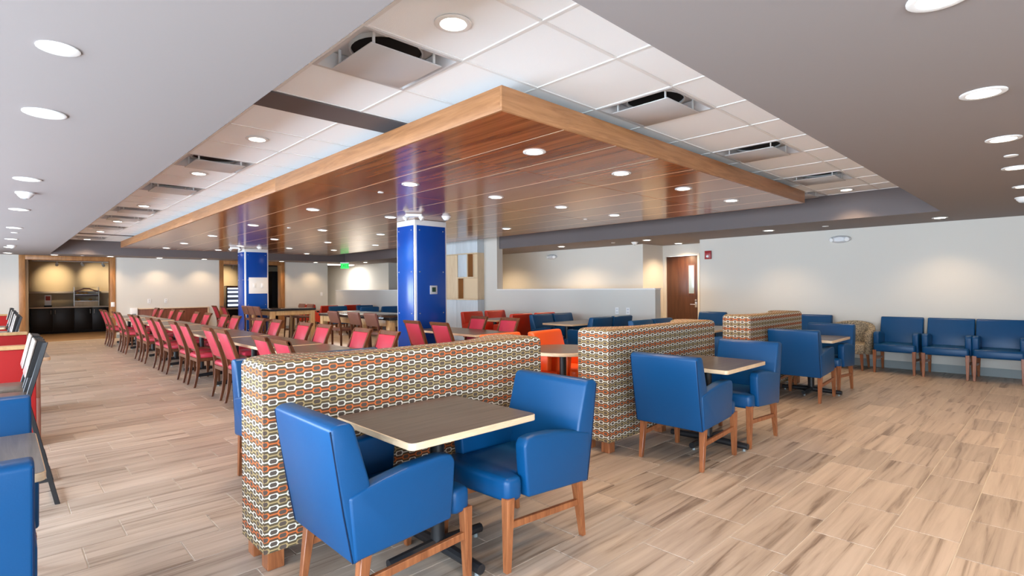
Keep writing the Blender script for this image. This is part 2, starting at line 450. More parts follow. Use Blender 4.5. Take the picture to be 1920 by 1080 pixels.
for y in gy_near + gy_far + gy_end:
    w_ = .011
    if y < 3.2 or y > 17.3:
        struct('grid_bar', MB().box(RX0 + ft, RX1 - ft, y - w_, y + w_, zb0 + .001, zb1), 'white_metal', grid_ceiling)
    else:
        struct('grid_bar', MB().box(RX0 + ft, 2.80, y - w_, y + w_, zb0 + .001, zb1), 'white_metal', grid_ceiling)
        struct('grid_bar', MB().box(8.0, RX1 - ft, y - w_, y + w_, zb0 + .001, zb1), 'white_metal', grid_ceiling)

# ---- walls
def wall(name, *b, m='wall'):
    mb = MB()
    for q in b: mb.box(*q)
    return struct(name, mb, m)
wall('wall_right', (XR, XR + .15, YB, 5.57, 0, S))
wall('wall_right_jog', (XR + .15, 12.1, 5.42, 5.57, 0, S))
# door wall with opening
wall('wall_vestibule', (11.95, 12.1, 5.57, 6.03, 0, S), (11.95, 12.1, 6.96, 7.0, 0, S), (11.95, 12.1, 6.03, 6.96, 2.22, S))
wall('wall_vestibule_side', (XR + .15, 12.1, 7.0, 7.12, 0, S), m='wall')
wall('wall_back', (XR, XR + .15, 7.0, 14.5, 0, S))
wall('wall_hall_recess', (12.5, 12.65, 14.5, 18.42, 0, S), (XR + .15, 12.5, 14.35, 14.5, 0, S))
wall('wall_hall_recess_side', (10.95, 12.5, 18.3, 18.42, 0, S))
wall('wall_hall', (10.95, 11.1, 18.42, 26.0, 0, S))
wall('wall_hall_end', (9.27, 11.1, 26.0, 26.15, 0, S))
wall('wall_partition', (9.35, 9.55, 10.28, 14.6, 0, C - .03))
wall('wall_partition_low', (9.35, 9.55, 5.65, 10.28, 0, 1.37))
wall('wall_partition_low_far', (9.35, 9.55, 14.6, 19.46, 0, 1.37))
struct('trim_7', MB().box(9.335, 9.565, 5.635, 10.28, 1.37, 1.395), 'white_trim')
struct('trim_8', MB().box(9.335, 9.565, 14.6, 19.475, 1.37, 1.395), 'white_trim')
wall('wall_far', (XW, .45, YF, YF + .15, 0, S), (2.57, 5.43, YF, YF + .15, 0, S), (7.61, 9.27, YF, YF + .15, 0, S))
wall('wall_far_end', (9.12, 9.27, YF + .15, 26.0, 0, S))
wall('wall_serving_left', (.50, .62, YF + .15, 24.3, 0, S), m='wall_tan')
wall('wall_serving_back', (.50, 9.12, 24.3, 24.42, 0, S), m='wall_tan')
# window wall to the left, windows behind the camera: openings with white frames
def window_wall_x(name, x0, x1, y0, y1, wins, z0=.25, z1=2.32):
    mb = MB().box(x0, x1, y0, y1, 0, z0).box(x0, x1, y0, y1, z1, S)
    e = [y0] + [t for w in wins for t in w] + [y1]
    for k in range(0, len(e), 2): mb.box(x0, x1, e[k], e[k + 1], z0, z1)
    return struct(name, mb, 'wall')
lw = [(-3.0, .7), (1.2, 4.0), (4.5, 7.3), (7.8, 10.6), (11.1, 13.9), (14.4, 17.2)]
window_wall_x('wall_left', XW - .2, XW, YB - .2, YF + .15, lw)
bw = [(-2.2, .4)]
mbw = MB().box(XW, XR + .15, YB - .2, YB, 0, .25).box(XW, XR + .15, YB - .2, YB, 2.32, S)
e = [XW] + [t for w in bw for t in w] + [XR + .15]
for k in range(0, len(e), 2): mbw.box(e[k], e[k + 1], YB - .2, YB, .25, 2.32)
struct('wall_rear', mbw, 'wall')
wn = 0
for a, b in lw:
    wn += 1
    m_ = MB().box(XW - .14, XW - .06, a, a + .06, .25, 2.32).box(XW - .14, XW - .06, b - .06, b, .25, 2.32).box(XW - .14, XW - .06, a + .06, b - .06, .25, .31).box(XW - .14, XW - .06, a + .06, b - .06, 2.26, 2.32)
    m_.box(XW - .13, XW - .07, (a + b) / 2 - .03, (a + b) / 2 + .03, .31, 2.26)
    struct('window_%d' % wn, m_, 'white_metal')
    portal((XW - .03, (a + b) / 2, 1.285), (0, -PI / 2, 0), 2.07, b - a)
for a, b in bw:
    wn += 1
    m_ = MB().box(a, a + .06, YB - .14, YB - .06, .25, 2.32).box(b - .06, b, YB - .14, YB - .06, .25, 2.32).box(a + .06, b - .06, YB - .14, YB - .06, .25, .31).box(a + .06, b - .06, YB - .14, YB - .06, 2.26, 2.32)
    m_.box((a + b) / 2 - .03, (a + b) / 2 + .03, YB - .13, YB - .07, .31, 2.26)
    struct('window_%d' % wn, m_, 'white_metal')
    portal(((a + b) / 2, YB - .03, 1.285), (PI / 2, 0, 0), b - a, 2.07)
struct('baseboard_right', MB().box(XR - .014, XR - .0005, YB + .01, 5.55, 0, .13), 'base_grey')
struct('baseboard_back', MB().box(XR - .012, XR - .0005, 7.01, 14.4, 0, .13), 'base_grey')
struct('baseboard_far', MB().box(2.6, 3.0, YF - .012, YF - .0005, 0, .1).box(5.1, 5.4, YF - .012, YF - .0005, 0, .1).box(7.63, 9.27, YF - .012, YF - .0005, 0, .1), 'base_grey')
# wooden portal frames in the far wall
def portal_frame(name, x0, x1, wl, wr):
    d0, d1 = YF - .03, YF + .30
    a = struct(name, MB().box(x0, x0 + wl, d0, d1, 0, S - .003), 'frame_oak', None, .004)
    struct('post', MB().box(x1 - wr, x1, d0, d1, 0, S - .003), 'frame_oak', a, .004)
    struct('head', MB().box(x0 + wl, x1 - wr, d0, d1, S - .125, S - .003), 'frame_oak', a, .004)
portal_frame('trim_9', .42, 2.57, .13, .13)
portal_frame('trim_10', 5.43, 7.61, .13, .13)
# low wooden wainscot panel on the far wall
t = thing('wainscot_panel', 'low mahogany wall panel with thin pale cap on the far wall behind the long table', 'wall panel', (3.14, YF, 0))
MB().box(0, 1.92, -.05, -.001, 0, .85).build('panel_board', 'panel_wood', t, .003)
MB().box(-.01, 1.95, -.06, -.001, .85, .875).build('cap', 'maple', t, .003)
MB().box(1.92, 1.95, -.06, -.001, 0, .85).build('end_strip', 'maple', t, .003)
t = thing('wall_dispenser', 'small white box standing on the far wall left of the low wooden panel', 'dispenser', (3.02, YF, .0))
MB().box(-.09, .09, -.10, -.001, .62, .90).build('housing', 'white_metal', t, .01)
MB().box(-.05, .05, -.104, -.10, .66, .72).build('slot', 'base_grey', t)

# ============================================================ CANOPY
cz1 = 2.765
canopy = thing('wood_canopy', 'large suspended wood canopy with oak edge boards and glossy walnut panels under the tiled ceiling', 'canopy', (0, 0, 0))
bt = .02
MB().box(KX0, KX1, KY0, KY0 + bt, CB - .001, cz1).build('edge_board', 'oak', canopy, .002)
MB().box(KX0, KX1, KY1 - bt, KY1, CB - .001, cz1).build('edge_board', 'oak', canopy, .002)
ys = [KY0 + bt, 6.6, 10.4, 14.2, KY1 - bt]
for a, b in zip(ys, ys[1:]):
    MB().box(KX0, KX0 + bt, a, b, CB - .001, cz1).build('edge_board', 'oak', canopy, .0015)
    MB().box(KX1 - bt, KX1, a, b, CB - .001, cz1).build('edge_board', 'oak', canopy, .0015)
MB().box(KX0 + bt, KX1 - bt, KY0 + bt, KY1 - bt, CB + .02, CB + .10).build('core_deck', 'white_trim', canopy)  # unseen deck, white so its top bounces light up to the tiles
pxs = [KX0 + bt] + [3.06 + .665 * k for k in range(8)]
pxs = [x for x in pxs if x < KX1 - .15] + [KX1 - bt]
pys = [KY0 + bt, 3.80] + [3.80 + 2.0 * k for k in range(1, 7)] + [KY1 - bt]
for i in range(len(pxs) - 1):
    for j in range(len(pys) - 1):
        g = .003
        MB().box(pxs[i] + g, pxs[i + 1] - g, pys[j] + g, pys[j + 1] - g, CB, CB + .02).build('panel', 'walnut', canopy, .0015, 1)
for x in pxs[1:-1]:
    MB().box(x - .0028, x + .0028, KY0 + bt, KY1 - bt, CB - .0008, CB + .01).build('seam_strip', 'maple', canopy)
# hanger rods up to the ceiling
for x, y in ((3.2, 3.5), (7.4, 3.5), (3.2, 10), (7.4, 10), (3.2, 16.8), (7.4, 16.8)):
    MB().tube((x, y, CB + .1), (x, y, C + .03), .008, n=6).build('hanger_rod', 'steel', canopy)

# ============================================================ DOWNLIGHTS, DIFFUSERS, SMALL CEILING THINGS
spot = bpy.data.lights.new('downlight_lamp', 'SPOT')
spot.energy = DOWNLIGHT_W; spot.color = DOWNLIGHT_COL
spot.spot_size = math.radians(118); spot.spot_blend = 0.75; spot.shadow_soft_size = 0.07
def make_downlight():
    t = thing('downlight', 'x', 'ceiling light')
    MB().loft([[(r * math.cos(2 * PI * i / 28), r * math.sin(2 * PI * i / 28), z) for i in range(28)] for r, z in ((.1, 0.0), (.1, -.005), (.092, -.009), (.072, -.007), (.07, 0.0))]).build('trim_ring', 'white_metal', t)
    MB().lathe([(.069, -.0075), (.069, -.0035)], n=24).build('lens', 'lens', t)
    l = bpy.data.objects.new('lamp', spot); COL.objects.link(l); l.parent = t; l.location = (0, 0, -.03)
    return t
dl = Proto(make_downlight())
dim_spot = spot.copy(); dim_spot.name = 'dimmed_downlight_lamp'; dim_spot.energy = DOWNLIGHT_W * 0.4
soft_spot = spot.copy(); soft_spot.name = 'wall_downlight_lamp'; soft_spot.energy = DOWNLIGHT_W * 0.6
def relamp(o, data):
    for ch in o.children:
        if ch.type == 'LIGHT': ch.data = data
hall_spot = spot.copy(); hall_spot.name = 'hall_downlight_lamp'; hall_spot.energy = DOWNLIGHT_W * 1.6; hall_spot.spot_size = math.radians(140); hall_spot.color = (1, .72, .44)
for j, y in enumerate([3.2, 5.13, 7.7, 10.25, 12.8, 15.25, 17.2]):
    for i, x in enumerate([3.36, 4.66, 5.95, 7.27]):
        if (i, j) == (2, 2): continue
        dl.put((x, y, CB - .001), 0, 'round canopy downlight, %s row from the near edge, %s from the left' % (NTH[j], NTH[i]), 'canopy downlights')
for k, y in enumerate([4.06, 6.54, 9.0, 11.62, 14.12, 16.7, 19.2]):
    relamp(dl.put((.20, y, S - .001), 0, 'round downlight in the grey soffit at the left, %s of the row' % ORD[k], 'left soffit downlights'), dim_spot)
for k, x in enumerate([2.42, 3.80, 5.10, 6.44, 7.74]):
    dl.put((x, .31, S - .001), 0, 'round downlight in the grey soffit at the right, %s of the row' % ORD[k], 'right soffit downlights')
for k, x in enumerate([2.42, 3.80, 5.10, 6.44, 7.74, 9.0]):  # unseen lamps added to brighten the right-hand floor and soffit
    dl.put((x, -1.6, S - .001), 0, 'added round downlight behind the camera on the right side, %s from the left' % NTH[k], 'added lamps behind the camera')
for k, x in enumerate([1.15, 2.40, 3.63, 4.87, 6.12, 7.35, 8.60]):
    relamp(dl.put((x, 19.55, S - .001), 0, 'round downlight in the soffit along the far wall, %s from the left' % NTH[k], 'far wall downlights'), soft_spot)
for x, y, lab in [(10.35, 1.35, 'round downlight in the soffit above the three blue wall chairs'), (10.22, 3.81, 'round downlight in the soffit left of the emergency light on the right wall'),
                  (10.08, 8.7, 'round downlight over the hall behind the low white partition'), (10.19, 6.35, 'round downlight in the soffit just in front of the wooden door'),
                  (11.55, 6.35, 'round downlight in the recess directly above the wooden door'), (10.04, 18.44, 'round downlight over the far hall right of the green exit sign'),
                  (10.1, 11.4, 'round downlight over the hall behind the tall white partition')]:
    o = dl.put((x, y, S - .001), 0, lab, 'hall downlights')
    for ch in o.children:
        if ch.type == 'LIGHT': ch.data = soft_spot if y < 6 else (hall_spot if y < 15 else dim_spot)
for k, x in enumerate([1.6, 6.4]):  # lamps added to lift the dim space behind the openings
    dl.put((x, 21.6, S - .001), 0, 'added round downlight in the ceiling behind the far wall openings, %s from the left' % NTH[k], 'added serving alcove downlights')
for k, y in enumerate([2.28, 5.29, 7.32, 10.71, 13.42, 15.95, 18.56]):
    dl.put((1.77, y, C - .001), 0, 'round downlight in the white ceiling tiles at the left, %s of the column' % ORD[k], 'tile ceiling downlights')
dl.put((9.1, 2.28, C - .001), 0, 'round downlight in the white ceiling tiles beyond the canopy right corner', 'tile ceiling downlights')

def make_diffuser():
    t = thing('air_diffuser', 'x', 'air vent')
    a, z = .335, 0
    q = lambda r, z_: [(-r, -r, z_), (r, -r, z_), (r, r, z_), (-r, r, z_)]
    MB().add(q(a, -.004) + q(.312, -.004) + q(.262, .080) + q(a, .085),
             [(i, (i + 1) % 4, 4 + (i + 1) % 4, 4 + i) for i in range(4)] + [(4 + i, 4 + (i + 1) % 4, 8 + (i + 1) % 4, 8 + i) for i in range(4)] +
             [(8 + i, 8 + (i + 1) % 4, 12 + (i + 1) % 4, 12 + i) for i in range(4)] + [(i, (i + 1) % 4, 12 + (i + 1) % 4, 12 + i) for i in range(4)]).build('pan', 'grey_metal', t)
    MB().box(-.30, .30, -.30, .30, .0855, .092).build('top_plate', 'grey_metal', t)
    MB().loft([[(r * math.cos(2 * PI * i / 28), r * math.sin(2 * PI * i / 28), z_) for i in range(28)] for r, z_ in ((.228, .085), (.228, .060), (.218, .060), (.218, .085))]).build('collar', 'white_metal', t)
    MB().lathe([(.217, .076), (.217, .085)], n=28).build('duct_shade_disc', 'black', t)  # solid black disc stands in for the shade inside the duct
    MB().box(-.245, .245, -.245, .245, -.035, -.027).build('face_plate', 'grey_metal', t, .003)
    for x, y in ((-.21, -.21), (.21, -.21), (.21, .21), (-.21, .21)):
        MB().box(x - .008, x + .008, y - .004, y + .004, -.027, .085).build('bracket', 'white_metal', t)
    return t
df = Proto(make_diffuser())
dl_lab = ['square plaque air diffuser in the white ceiling tiles nearest the camera', 'square air diffuser in the left tile strip, first beyond the taupe band', 'square air diffuser in the left tile strip, second beyond the taupe band',
          'square air diffuser in the left tile strip, third beyond the taupe band', 'square air diffuser in the left tile strip, fourth beyond the taupe band', 'square air diffuser in the left tile strip, fifth beyond the taupe band',
          'square air diffuser at the far end of the left tile strip', 'square air diffuser beside the canopy right edge, nearest of four', 'square air diffuser beside the canopy right edge, second of four',
          'square air diffuser beside the canopy right edge, third of four', 'square air diffuser half hidden behind the canopy right end']
for (x, y), lab in zip(diff_xy, dl_lab):
    df.put((x, y, C), 0, lab, 'ceiling air diffusers')

def disc_plate(x, y, z, r, lab):
    o = MB().lathe([(r, 0), (r, -.004), (r * .88, -.008)], n=20).build('sprinkler_cover', 'white_metal')
    o.location = (x, y, z - .0005)
    tag(o, lab, 'sprinkler cover', 'flat ceiling discs')
disc_plate(.19, 2.94, S, .075, 'flat white round cover in the left soffit nearest the camera')
disc_plate(.22, 12.58, S, .05, 'small flat white disc far along the left soffit')
disc_plate(5.81, .31, S, .045, 'small flat white disc in the right soffit between two downlights')
disc_plate(10.27, 2.89, S, .05, 'small flat white disc in the soffit above the right wall')
disc_plate(10.18, 7.23, S, .045, 'small flat white disc in the hall soffit left of the door')
disc_plate(1.76, 19.6, S, .045, 'small flat white disc in the soffit before the serving alcove')
disc_plate(3.37, 5.80, CB, .035, 'small flat disc in the walnut canopy left of the near blue column')
disc_plate(7.32, 5.77, CB, .035, 'small flat disc in the walnut canopy near its right edge')
disc_plate(4.0, 10.26, CB, .035, 'small flat disc in the walnut canopy between the two blue columns')

def smoke(x, y, z, lab):
    t = thing('smoke_detector', lab, 'smoke detector', (x, y, z - .0005), 0, 'ceiling smoke detectors')
    MB().lathe([(.078, 0), (.078, -.014), (.068, -.018)], n=24).build('base', 'white_metal', t)
    h = MB().lathe([(.066, -.018), (.064, -.03), (.038, -.058), (.024, -.062)], n=24).build('head', 'white_metal', t)
    MB().lathe([(.018, -.062), (.014, -.068)], n=12).build('sensor', 'base_grey', h)
smoke(.21, 7.45, S, 'white smoke detector on the left soffit by the second downlight')
smoke(.23, 16.08, S, 'white smoke detector far along the left soffit')
smoke(8.71, .36, S, 'white smoke detector on the right soffit at the picture edge')
smoke(10.45, 6.83, S, 'white smoke detector on the soffit left of the wooden door')
smoke(5.30, 7.05, CB, 'white smoke detector under the canopy at the near blue column right corner')
smoke(5.20, 15.4, CB, 'white smoke detector under the canopy at the far blue column right corner')
def emergency(x, y, z, rz, ceiling_mount, lab):
    t = thing('emergency_light', lab, 'emergency light', (x, y, z), rz, 'twin-head emergency lights')
    if ceiling_mount:
        MB().box(-.13, .13, -.06, .06, -.05, -.0005).build('housing', 'white_metal', t, .02, 3)
        for s in (-1, 1):
            h = MB().tube((s * .10, 0, -.04), (s * .14, -.02, -.085), .035, .045, 14).build('lamp_head', 'white_metal', t)
            MB().tube((s * .1405, -.0202, -.0855), (s * .143, -.0212, -.088), .04, .038, 14).build('lens', 'lens_off', h)
    else:   # against a wall whose face looks to local +x
        el = [(.175 * math.cos(2 * PI * i / 28), .066 * math.sin(2 * PI * i / 28)) for i in range(28)]
        MB().loft([[(x_, y_ * k_, z_ * k_) for y_, z_ in el] for x_, k_ in ((.0005, 1), (.04, 1), (.065, .85), (.08, .6))]).build('housing', 'grey_metal', t)
        for s in (-1, 1):
            h = MB().tube((.045, s * .10, 0), (.085, s * .125, -.01), .034, .040, 14).build('lamp_head', 'white_metal', t)
            MB().tube((.0855, s * .1253, -.0101), (.090, s * .128, -.011), .036, .03, 14).build('lens', 'lens_off', h)
emergency(XR, 2.87, 2.26, PI, False, 'oval white emergency light high on the right wall above the blue chairs')
emergency(XR, 9.87, 2.27, PI, False, 'oval white emergency light high on the tan hall wall behind the partition')
emergency(4.72, 7.12, CB, -.6, True, 'twin-head emergency light under the canopy at the near blue column left corner')
emergency(4.70, 15.8, CB, -.6, True, 'twin-head emergency light under the canopy at the far blue column left corner')

# ============================================================ BLUE COLUMNS
def column(x0, x1, y0, y1, label, far):
    t = thing('square_column', label, 'column', ((x0 + x1) / 2, (y0 + y1) / 2, 0), 0, 'blue columns')
    w, d = (x1 - x0) / 2, (y1 - y0) / 2
    MB().box(-w, w, -d, d, 0, CB - .004).build('core', 'white_trim', t, .003)
    e_ = .035
    zt = 2.50
    pans = []
    for sgn in (-1, 1):
        pans.append(MB().box(-w + e_, w - e_, sgn * d if sgn > 0 else -d - .014, sgn * d + .014 if sgn > 0 else -d, .02, zt).build('front_panel' if sgn < 0 else 'rear_panel', 'blue_panel', t, .002))
        pans.append(MB().box(sgn * w if sgn > 0 else -w - .014, sgn * w + .014 if sgn > 0 else -w, -d + e_, d - e_, .02, zt).build('side_panel', 'blue_panel', t, .002))
    for z in (.30, 1.0, 1.71, 2.42):
        for x in (-w + .085, w - .085):
            MB().tube((x, -d - .014, z), (x, -d - .021, z), .012, .009, 10).build('bolt', 'steel', pans[0])
        for y in (-d + .085, d - .085):
            MB().tube((-w - .014, y, z), (-w - .021, y, z), .012, .009, 10).build('bolt', 'steel', pans[1])
    return t
column(5.08, 5.74, 7.64, 8.20, 'nearer square blue-panelled column with white corner trim and a small thermostat', False)
column(5.02, 5.66, 16.08, 16.66, 'farther square blue-panelled column with a white switch plate', True)
t = thing('thermostat', 'small silver framed thermostat with dark screen on the nearer blue column', 'thermostat', (5.44, 7.626, 1.40))
MB().box(-.075, .075, -.02, -.0005, -.075, .075).build('frame', 'grey_metal', t, .006)
MB().box(-.04, .04, -.024, -.02, -.035, .045).build('screen', 'screen', t, .002)
t = thing('switch_plate', 'white square plate with two rocker switches on the farther blue column', 'light switch', (5.38, 16.066, 1.55))
MB().box(-.26, .26, -.012, -.0005, -.23, .23).build('plate', 'white_trim', t, .003)
for x in (-.11, .11):
    s_ = MB().box(x - .045, x + .045, -.022, -.012, -.065, .065).build('switch', 'white_metal', t, .003)
    MB().box(x - .022, x + .022, -.028, -.022, -.035, .035).build('rocker', 'white_metal', s_, .003)
def outlet(name, loc, rz, lab, cat, slots=True):
    t = thing(name, lab, cat, loc, rz, 'small wall plates')
    MB().box(-.045, .045, -.010, -.0005, -.07, .07).build('plate', 'white_trim', t, .003)
    if slots:
        for z in (-.03, .03): MB().box(-.022, .022, -.013, -.010, z - .018, z + .018).build('socket', 'grey_metal', t)
    else:
        MB().box(-.018, .018, -.016, -.010, -.032, .032).build('rocker', 'white_metal', t, .002)
outlet('wall_outlet', (3.43, YF, 1.10), 0, 'left of two white outlets on the far wall above the wooden panel', 'outlet')
outlet('wall_outlet', (3.88, YF, 1.10), 0, 'right of two white outlets on the far wall above the wooden panel', 'outlet')
outlet('light_switch', (9.02, YF, 1.25), 0, 'white light switch near the right end of the far wall', 'light switch', False)
outlet('light_switch', (2.50, YF - .03, 1.02), 0, 'small white switch on the right oak post of the serving alcove', 'light switch', False)
outlet('wall_outlet', (9.35, 6.55, .93), -PI / 2, 'left of two white outlets on the low partition above the blue chairs', 'outlet')
outlet('wall_outlet', (9.35, 6.28, .93), -PI / 2, 'right of two white outlets on the low partition above the blue chairs', 'outlet')

# ============================================================ DISPLAY SHELF UNIT beside the partition
t = thing('display_shelf', 'built-in shelf wall with pale blue panels and open maple niches behind the near column', 'shelf unit', (9.12, 0, 0))
y0, y1 = 10.79, 13.6
MB().box(.18, .228, y0 + .02, y1, 0, 2.80).build('back_board', 'niche_back', t)
MB().box(0, .228, y0, y0 + .02, 1.125, 2.36).build('end_panel', 'maple_board', t)
MB().box(0, .228, y0, y0 + .02, 2.365, 2.80).build('end_panel', 'shelf_blue', t)
MB().box(0, .228, y0, y0 + .02, 0, 1.12).build('end_panel', 'shelf_blue', t)
def pan(a, b, z0, z1, m, x1=.18): MB().box(0.002, x1, a + .003, b - .003, z0 + .003, z1 - .003).build('panel', m, t, .002)
pan(y0 + .02, 11.71, 2.37, 2.80, 'shelf_blue'); pan(11.71, y1, 2.37, 2.80, 'shelf_blue')
pan(11.23, 11.63, 1.73, 2.345, 'shelf_blue'); pan(11.65, y1, 1.14, 2.345, 'maple_board')
pan(y0 + .02, 11.71, 0, 1.11, 'shelf_blue'); pan(11.71, y1, 0, 1.11, 'shelf_blue')
MB().box(0, .18, y0 + .02, y1, 2.345, 2.37).build('shelf_board', 'maple_board', t)
MB().box(-.004, .18, y0 + .02, 11.65, 1.695, 1.73).build('shelf_board', 'maple_board', t)
MB().box(-.004, .18, y0 + .02, y1, 1.11, 1.14).build('shelf_board', 'maple_board', t)
MB().box(-.004, .18, 11.205, 11.23, 1.73, 2.345).build('divider_board', 'maple_board', t)
MB().box(-.004, .18, 11.625, 11.65, 1.14, 1.695).build('divider_board', 'maple_board', t)
MB().box(.02, .178, 11.198, 11.2045, 1.735, 2.34).build('niche_side', 'niche_side', t)
MB().box(.02, .178, 11.618, 11.6245, 1.145, 1.69).build('niche_side', 'niche_side', t)

# ============================================================ DOOR, ALARM, EXIT SIGN
dr = struct('door_1', MB().box(11.975, 12.02, 6.085, 6.905, .008, 2.165), 'door_wood', None, .002)
struct('door_frame', MB().box(11.935, 12.1, 6.03, 6.08, 0, 2.22).box(11.935, 12.1, 6.91, 6.96, 0, 2.22).box(11.935, 12.1, 6.08, 6.91, 2.17, 2.22), 'wall', dr)
struct('lite_frame', MB().box(11.968, 11.976, 6.16, 6.345, 1.22, 1.26).box(11.968, 11.976, 6.16, 6.345, 1.93, 1.96).box(11.968, 11.976, 6.16, 6.185, 1.26, 1.93).box(11.968, 11.976, 6.32, 6.345, 1.26, 1.93), 'dark_wood', dr)
struct('lite_glass', MB().box(11.9705, 11.976, 6.185, 6.32, 1.26, 1.93), 'glass_lite', dr)
h = struct('door_handle', MB().box(11.965, 11.975, 6.115, 6.165, .93, 1.06), 'steel', dr, .002)
struct('lever', MB().tube((11.965, 6.14, 1.0), (11.925, 6.14, 1.0), .009, n=10).tube((11.925, 6.13, 1.0), (11.925, 6.26, 1.0), .009, n=10), 'steel', h)
struct('deadbolt', MB().tube((11.975, 6.14, 1.10), (11.955, 6.14, 1.10), .022, n=14), 'steel', dr)
t = thing('fire_alarm', 'dark red fire alarm strobe on the right wall beside the wooden door', 'fire alarm', (XR, 5.37, 2.10))
MB().box(-.05, -.0005, -.07, .07, -.09, .09).build('body', 'alarm_red', t, .01)
MB().lathe([(.03, 0), (.024, .018)], n=14).build('strobe', 'lens_off', t).rotation_euler = (0, -PI / 2, 0)
t.children[-1].location = (-.05, 0, -.03)
t = thing('exit_sign', 'green edge-lit EXIT sign hanging from the soffit by the far hall', 'exit sign', (9.46, 18.95, S))
MB().box(-.16, .16, -.04, .04, -.045, -.0005).build('canopy_bar', 'white_metal', t, .004)
MB().box(-.155, .155, -.006, .006, -.235, -.045).build('panel', 'green', t)
def letters(txt, size, parent, loc, rot, m, name='lettering', ext=.002, align='CENTER'):
    cu = bpy.data.curves.new(name, 'FONT'); cu.body = txt; cu.size = size; cu.extrude = ext; cu.align_x = align; cu.align_y = 'CENTER'
    tmp = bpy.data.objects.new(name, cu); COL.objects.link(tmp)
    bpy.context.view_layer.update()
    dg = bpy.context.evaluated_depsgraph_get()
    me = bpy.data.meshes.new_from_object(tmp.evaluated_get(dg))
    bpy.data.objects.remove(tmp)
    me.materials.clear(); me.materials.append(M[m])
    o = bpy.data.objects.new(name, me); COL.objects.link(o); o.parent = parent; o.location = loc; o.rotation_euler = rot
    return o
letters('EXIT', .17, t, (0, -.009, -.14), (PI / 2, 0, 0), 'green_dark')
t.rotation_euler = (0, 0, -.75)
o = MB().box(9.5, 10.7, 20.6, 20.9, S - .03, S - .0005).build('hall_light_panel', 'corridor', None, .004)
tag(o, 'bright flat ceiling light at the far end of the white hall', 'ceiling light')
hl = bpy.data.lights.new('hall_lamp', 'AREA'); hl.energy = 75; hl.color = (1, .95, .88); hl.size = .9
ho = bpy.data.objects.new('hall_lamp', hl); COL.objects.link(ho); ho.location = (10.1, 20.75, S - .06); ho.parent = o

# ============================================================ SERVING ALCOVE
YC = 23.62
def cabinet(x0, x1, label):
    t = thing('base_cabinet', label, 'cabinet', ((x0 + x1) / 2, YC, 0), 0, 'serving alcove cabinets')
    w = (x1 - x0) / 2
    MB().box(-w + .002, w - .002, .02, .64, .08, .86).build('carcass', 'cab_black', t)
    MB().box(-w + .002, w - .002, .06, .60, 0, .08).build('plinth', 'black', t)
    for s in (-1, 1):
        d = MB().box(-w + .006 if s < 0 else .003, -.003 if s < 0 else w - .006, 0, .019, .09, .85).build('door', 'cab_black', t, .002)
        x = -.055 if s < 0 else .055
        MB().tube((x, -.03, .66), (x, -.03, .80), .008, n=8).tube((x, -.03, .68), (x, 0, .68), .005, n=6).tube((x, -.03, .78), (x, 0, .78), .005, n=6).build('handle', 'steel', d)
cabinet(.78, 1.89, 'black two-door base cabinet at the left of the serving alcove')
cabinet(1.89, 2.86, 'black two-door base cabinet under the pastry display case')
cabinet(2.86, 3.9, 'black two-door base cabinet hidden behind the right oak post')
o = MB().box(.63, 3.92, YC - .03, 24.298, .862, .905).build('countertop', 'counter', None, .004)
tag(o, 'pale stone countertop along the serving alcove', 'countertop')
o = MB().box(.63, 4.2, 24.10, 24.298, 1.36, 1.43).build('wall_shelf', 'counter', None, .004)
tag(o, 'long pale shelf fixed to the alcove back wall above the counter', 'shelf')
o = MB().box(.63, .70, YC, 24.1, 0, .86).build('filler_panel', 'wall_tan', None, .002)
tag(o, 'narrow tan filler panel at the left end of the black cabinets', 'panel')
# pastry display case
t = thing('pastry_case', 'clear two-shelf pastry display case with brown arch on the alcove counter', 'display case', (2.23, 23.80, .906))
MB().box(-.33, .33, -.12, .20, 0, .17).build('base_box', 'maple_board', t, .004)
for z in (.17, .40): MB().box(-.33, .33, -.12, .20, z + .001, z + .02).build('shelf', 'steel', t)
for s in (-1, 1): MB().box(s * .33 - .006, s * .33 + .006, -.13, .21, .0, .66).build('side_panel', 'clear', t)
for s in (-1, 1): MB().box(s * .338 - .008, s * .338 + .008, -.14, -.125, 0, .67).build('corner_post', 'steel', t)
MB().box(-.32, .32, -.135, -.128, .335, .405).build('price_rail', 'espresso', t)
arc = [(-.33, .50), (-.24, .50), (-.16, .55), (-.06, .585), (.06, .585), (.16, .55), (.24, .50), (.33, .50), (.33, .535), (.22, .565), (.08, .635), (-.08, .635), (-.22, .565), (-.33, .535)]
MB().prism(arc, 'y', -.142, -.13).build('arch_header', 'panel_wood', t)
MB().box(-.33, .33, -.02, .20, .645, .66).build('top_panel', 'clear', t)
for k in range(5):
    q = MB().lathe([(.015, 0), (.06, .01), (.07, .035), (.05, .06), (.01, .07)], n=12).build('pastry', 'bread')
    q.location = (2.23 - .22 + k * .11, 23.84, .906 + .4205 + .0) if k < 3 else (2.23 - .2 + (k - 3) * .32, 23.84, .906 + .1915)
    q.scale = (.8, .8, 1)
    tag(q, ['round bread roll at the left of the pastry case top shelf', 'round bread roll second on the pastry case top shelf', 'round bread roll third on the pastry case top shelf',
            'round bread roll at the left of the pastry case lower shelf', 'round bread roll at the right of the pastry case lower shelf'][k], 'bread roll', 'rolls in the pastry case')
# small sign holder
t = thing('counter_sign', 'small upright white sign card with red picture on the alcove counter', 'sign', (1.22, 23.80, .906))
MB().box(-.10, .10, -.05, .05, 0, .05).build('stand', 'black', t, .004)
MB().box(-.085, .085, -.012, .002, .05, .40).build('card', 'white_metal', t)
MB().box(-.06, .06, -.015, -.012, .22, .36).build('picture', 'sign_red', t)
